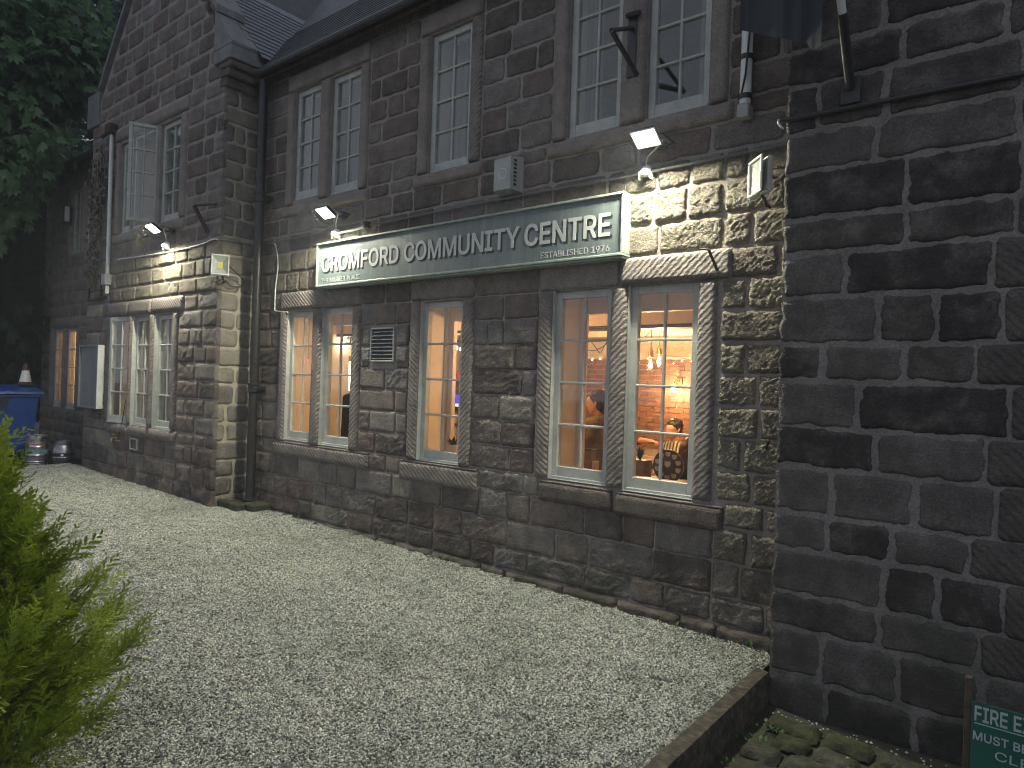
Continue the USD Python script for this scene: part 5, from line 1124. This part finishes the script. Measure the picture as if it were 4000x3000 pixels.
bv = bgm.vert_properties[:, :3]; bv = bv + (meshkit.fbm(bv * 14, 3)[:, None] - .5) * .05; obj("bag", (bv, bgm.tri_verts), "bottle_green", smooth=True, label="crumpled dark green sack lying on the blue bin's lid", cat="sack")


def keg(name, label, c, prof, m, bands):
    prof = [(a * 1.08, b * 1.1) for a, b in prof]; bands = [(a * 1.1, b * 1.1, q * 1.08, m_) for a, b, q, m_ in bands]
    t = thing(name, label, "keg", c); obj("shell", MB().lathe(prof, c, 28), m, t, smooth=35)
    for z0, z1, rr, bmat in bands: obj("band", MB().lathe([(rr - .002, z0), (rr + .0015, z0 + .002), (rr + .0015, z1 - .002), (rr - .002, z1)], c, 28), bmat, t)
    return t


k1 = (-10.05, -.665, .045)
kg = keg("beer_keg", "upright silver keg with red and blue bands beside the blue bin", k1, [(.1, 0), (.112, .004), (.112, .05), (.108, .055), (.115, .066), (.108, .076), (.11, .13), (.117, .142), (.11, .154), (.11, .225), (.117, .237), (.11, .249), (.108, .30), (.113, .31), (.113, .362), (.106, .366), (.1, .36), (.1, .32), (0, .315)], "steel", [(.158, .2, .1105, "blue_band"), (.262, .276, .1095, "red_band")])
for a_ in (0.35, 0.35 + PI): d = np.array([math.cos(a_), math.sin(a_), 0]); obj("hand_hole", MB().tube([np.array(k1) + d * .122 + [-d[1] * q, d[0] * q, .372] for q in (-.03, .03)], .011, 8), "black_plastic", kg)
k2 = (-9.9, -.42, .045)
kg = keg("beer_keg", "darker barrel-shaped metal cask right of the silver keg", k2, [(.085, 0), (.092, .004), (.092, .03), (.1, .06), (.108, .1), (.112, .112), (.108, .122), (.109, .16), (.114, .172), (.109, .184), (.1, .225), (.088, .255), (.09, .262), (.09, .3), (.084, .303), (.08, .298), (.08, .268), (0, .262)], "dull_steel", [(.126, .158, .1095, "dark_band"), (.06, .095, .1045, "dark_band")])
obj("bung", MB().mesh(trimesh.creation.icosphere(1, .018).apply_translation((k2[0] + .108, k2[1] - .043, k2[2] + .156))), "white_plastic", kg)

# ================================================================== trees and shrub
LEAF = np.array([(0, 0), (.3, .12), (.55, .42), (.36, .45), (.34, .78), (.14, .62), (0, 1.0), (-.14, .62), (-.34, .78), (-.36, .45), (-.55, .42), (-.3, .12)])


def foliage(lobes, n, size, seed, droop=.5, outer=.55):
    r = np.random.default_rng(seed); vol = np.array([np.prod(l[1]) for l in lobes]); V = []
    for k in r.choice(len(lobes), n, p=vol / vol.sum()):
        c, rad = lobes[k]; q = r.normal(size=3); q /= np.linalg.norm(q); rr = r.uniform(outer, 1.05)
        p = np.array(c) + q * np.array(rad) * rr
        d = q * .5 + r.normal(size=3) * .45 + [0, 0, -droop]; d /= np.linalg.norm(d); up = r.normal(size=3) * .6 + [0, 0, 1] + q * .5; s = np.cross(d, up); s /= np.linalg.norm(s); nn = np.cross(s, d)
        L = size * r.uniform(.6, 1.25); b = LEAF * L; V.append(p + b[:, :1] * s + b[:, 1:] * d - nn * (np.abs(b[:, :1]) * .35 + (b[:, 1:] / L) ** 2 * L * .15))
    m = len(LEAF); base = np.array([(0, k, k + 1) for k in range(1, m - 1)]); return np.vstack(V), (base[None] + (np.arange(n) * m)[:, None, None]).reshape(-1, 3)


def ray(px, py, dist):
    d = _f + (px - 2000) / FPX * _r - (py - 1500) / FPX * _u; return CAM + d / np.linalg.norm(d) * dist


def tree(name, label, base, top, lobes, n, size, seed, m, rad=.16, group=None):
    t = thing(name, label, "tree", tuple(base)); base, top = np.array(base, float), np.array(top, float)
    s = np.linspace(0, 1, 12)[:, None]; q = base + (top - base) * s + np.array([.12, .08, 0]) * np.sin(s * 5)
    obj("trunk", MB().tube(q, np.linspace(rad, rad * .35, 12), 10), "bark", t, smooth=True)
    for k, l in enumerate(lobes):
        a = q[5 + k % 6]; e = np.array(l[0]); mid = (a + e) / 2 + [0, 0, .15]; obj("limb", MB().tube([a, mid, e], [rad * .4, rad * .25, rad * .08], 6), "bark", t)
    v, f = foliage(lobes, n, size, seed); obj("crown", (v, f), m, t, tone=np.repeat(np.random.default_rng(seed).random(n), len(LEAF))); return t


def lobe(px, py, dist, rx, rz=None): return (tuple(ray(px, py, dist)), (rx, rx, rz or rx))


near = [lobe(60, 60, 12.5, 1.2), lobe(200, 130, 12.6, .75, .6), lobe(300, 215, 12.4, .5, .4), lobe(110, 230, 12.2, 1.0, .7), lobe(270, 300, 12.2, .55, .38), lobe(330, 320, 12.1, .35, .25), lobe(60, 360, 12.3, .7, .4), lobe(60, 620, 11.6, .5, .45), lobe(150, 530, 11.6, .45, .35), lobe(215, 590, 11.4, .35, .25), lobe(40, 690, 11.6, .45, .3), lobe(-150, 300, 12.5, 1.3), lobe(-150, 700, 12.0, .9)]
tree("maple_tree", "broad maple with pale green lobed leaves overhanging the low wing at top left", (-13.4, -3.2, -.2), (-12.6, -1.6, 5.5), near, 5200, .19, 3, "maple_leaf")
far = [lobe(330, 60, 19, 1.6), lobe(450, 200, 19, 1.3), lobe(250, 300, 19.5, 1.5), lobe(420, 420, 18.5, 1.0), lobe(330, 560, 18, 1.2), lobe(120, 600, 19, 1.6), lobe(520, 30, 20, 1.3), lobe(150, -60, 20, 1.8)]
tree("dark_tree", "tall dark tree behind the gabled wing with small gaps of evening sky", (-16.5, 6.0, -.3), (-15.8, 6.5, 7), far, 5200, .2, 5, "far_leaf", .25)
hed = [lobe(20, 900, 14.5, 1.5), lobe(-100, 1200, 14, 1.8), lobe(60, 1250, 15, 1.2), lobe(100, 1000, 15.5, 1.2), lobe(0, 760, 15.5, 1.4), lobe(90, 1400, 15, 1.0), lobe(150, 780, 16, .9)]
tree("dark_shrub", "large black-green shrub in the shade behind the blue bin", (-14.5, -1.5, -.3), (-14.5, -1.5, 2.5), hed, 7000, .26, 7, "far_leaf", .08)

cs = thing("conifer_shrub", "feathery bright green conifer shrub in the near left corner", "shrub", (-2.60, -3.05, -.04))
r = np.random.default_rng(77); BX = np.array([-2.60, -3.05, -.04]); st = MB(); FV, FF, nf = [], [], 0


def frond(L, r):
    """A flat feathery spray: a stem with alternate twiglets that carry scale-leaf tips."""
    mb = MB(); n = 11
    for i in range(n):
        t = (i + .5) / n; s = 1 if i % 2 else -1; l = L * .42 * (1 - t * .75) * r.uniform(.7, 1.2); a = .62 + r.normal(0, .12); bx = np.array([0, t * L, .0 + .1 * L * math.sin(t * 2)])
        d = np.array([s * math.sin(a), math.cos(a), r.normal(0, .22)]); w = np.array([d[1], -d[0], 0]) * L * .024
        mb.add([bx - w, bx + w, bx + d * l * .6 + w * .9, bx + d * l, bx + d * l * .6 - w * .9], [(0, 1, 2), (0, 2, 4), (4, 2, 3)])
        for k in (0.35, .6, .8):
            for s2 in (-1, 1):
                a2 = a * s + s2 * .6; d2 = np.array([math.sin(a2), math.cos(a2), r.normal(0, .25)]); b2 = bx + d * l * k; w2 = np.array([d2[1], -d2[0], 0]) * L * .021; l2 = l * .34 * (1.15 - k)
                mb.add([b2 - w2, b2 + w2, b2 + d2 * l2 * 1.6], [(0, 1, 2)])
    mb.add([(-L * .012, 0, 0), (L * .012, 0, 0), (0, L * 1.06, .08 * L)], [(0, 1, 2)]); return mb.get()


fps = [frond(1.0, r) for _ in range(5)]
tone = []
for k in range(88):
    h = (k + .5) / 88; ang = k * 2.39996 + r.normal(0, .15); out = np.array([math.cos(ang), math.sin(ang), 0])
    L = np.interp(h, [0, .25, .5, .75, 1], [.5, .43, .33, .28, .25]) * r.uniform(.78, 1.18); tilt = np.interp(h, [0, .3, .7, 1], [.3, .55, 1.2, 3.2])
    a0 = BX + [0, 0, -.02 + h * .82]; d0 = out + [0, 0, tilt]; d0 /= np.linalg.norm(d0)
    axis = [a0 + d0 * L * t + np.array([0, 0, 1.0]) * .22 * L * t * t for t in np.linspace(0, 1, 7)]; st.tube(axis, np.linspace(.009, .002, 7), 5); bt = r.random()
    for q in range(44):
        t = r.uniform(.3, 1.0); p = np.array([np.interp(t, np.linspace(0, 1, 7), [a[m_] for a in axis]) for m_ in range(3)]) + r.normal(0, .04, 3) * (1.3 - t)
        d = d0 * 1.0 + [0, 0, .3] + r.normal(0, .42, 3); d /= np.linalg.norm(d); s = np.cross(d, r.normal(0, .5, 3) + [0, 0, 1.0]); s /= np.linalg.norm(s); n_ = np.cross(s, d)
        v, f = fps[q % 5]; l_ = r.uniform(.085, .16); FV.append(p + l_ * (v[:, :1] * s + v[:, 1:2] * d + v[:, 2:] * n_)); FF.append(f + nf); nf += len(v)
        tone.append(np.full(len(v), np.clip(.45 * bt + .55 * r.random() + .25 * (t - .6), 0, 1)))
st.tube([BX, BX + [.01, 0, .45], BX + [0, .01, .85]], [.025, .016, .005], 8)
obj("stem", st, "bark", cs); obj("foliage", (np.vstack(FV), np.vstack(FF)), "conifer_leaf", cs, tone=np.concatenate(tone))

# ================================================================== thin drizzle in the air
usdkit.material(stage, "/World/Looks/haze_air", {"v": ("principled_volume", {"color": (0.85, 0.9, 1.0), "density": 0.0022, "anisotropy": 0.0})}, [], volume="v.volume")
obj("haze", MB().box(-90, 45, -65, 85, -1.95, 10.5), "haze_air", kind="stuff")
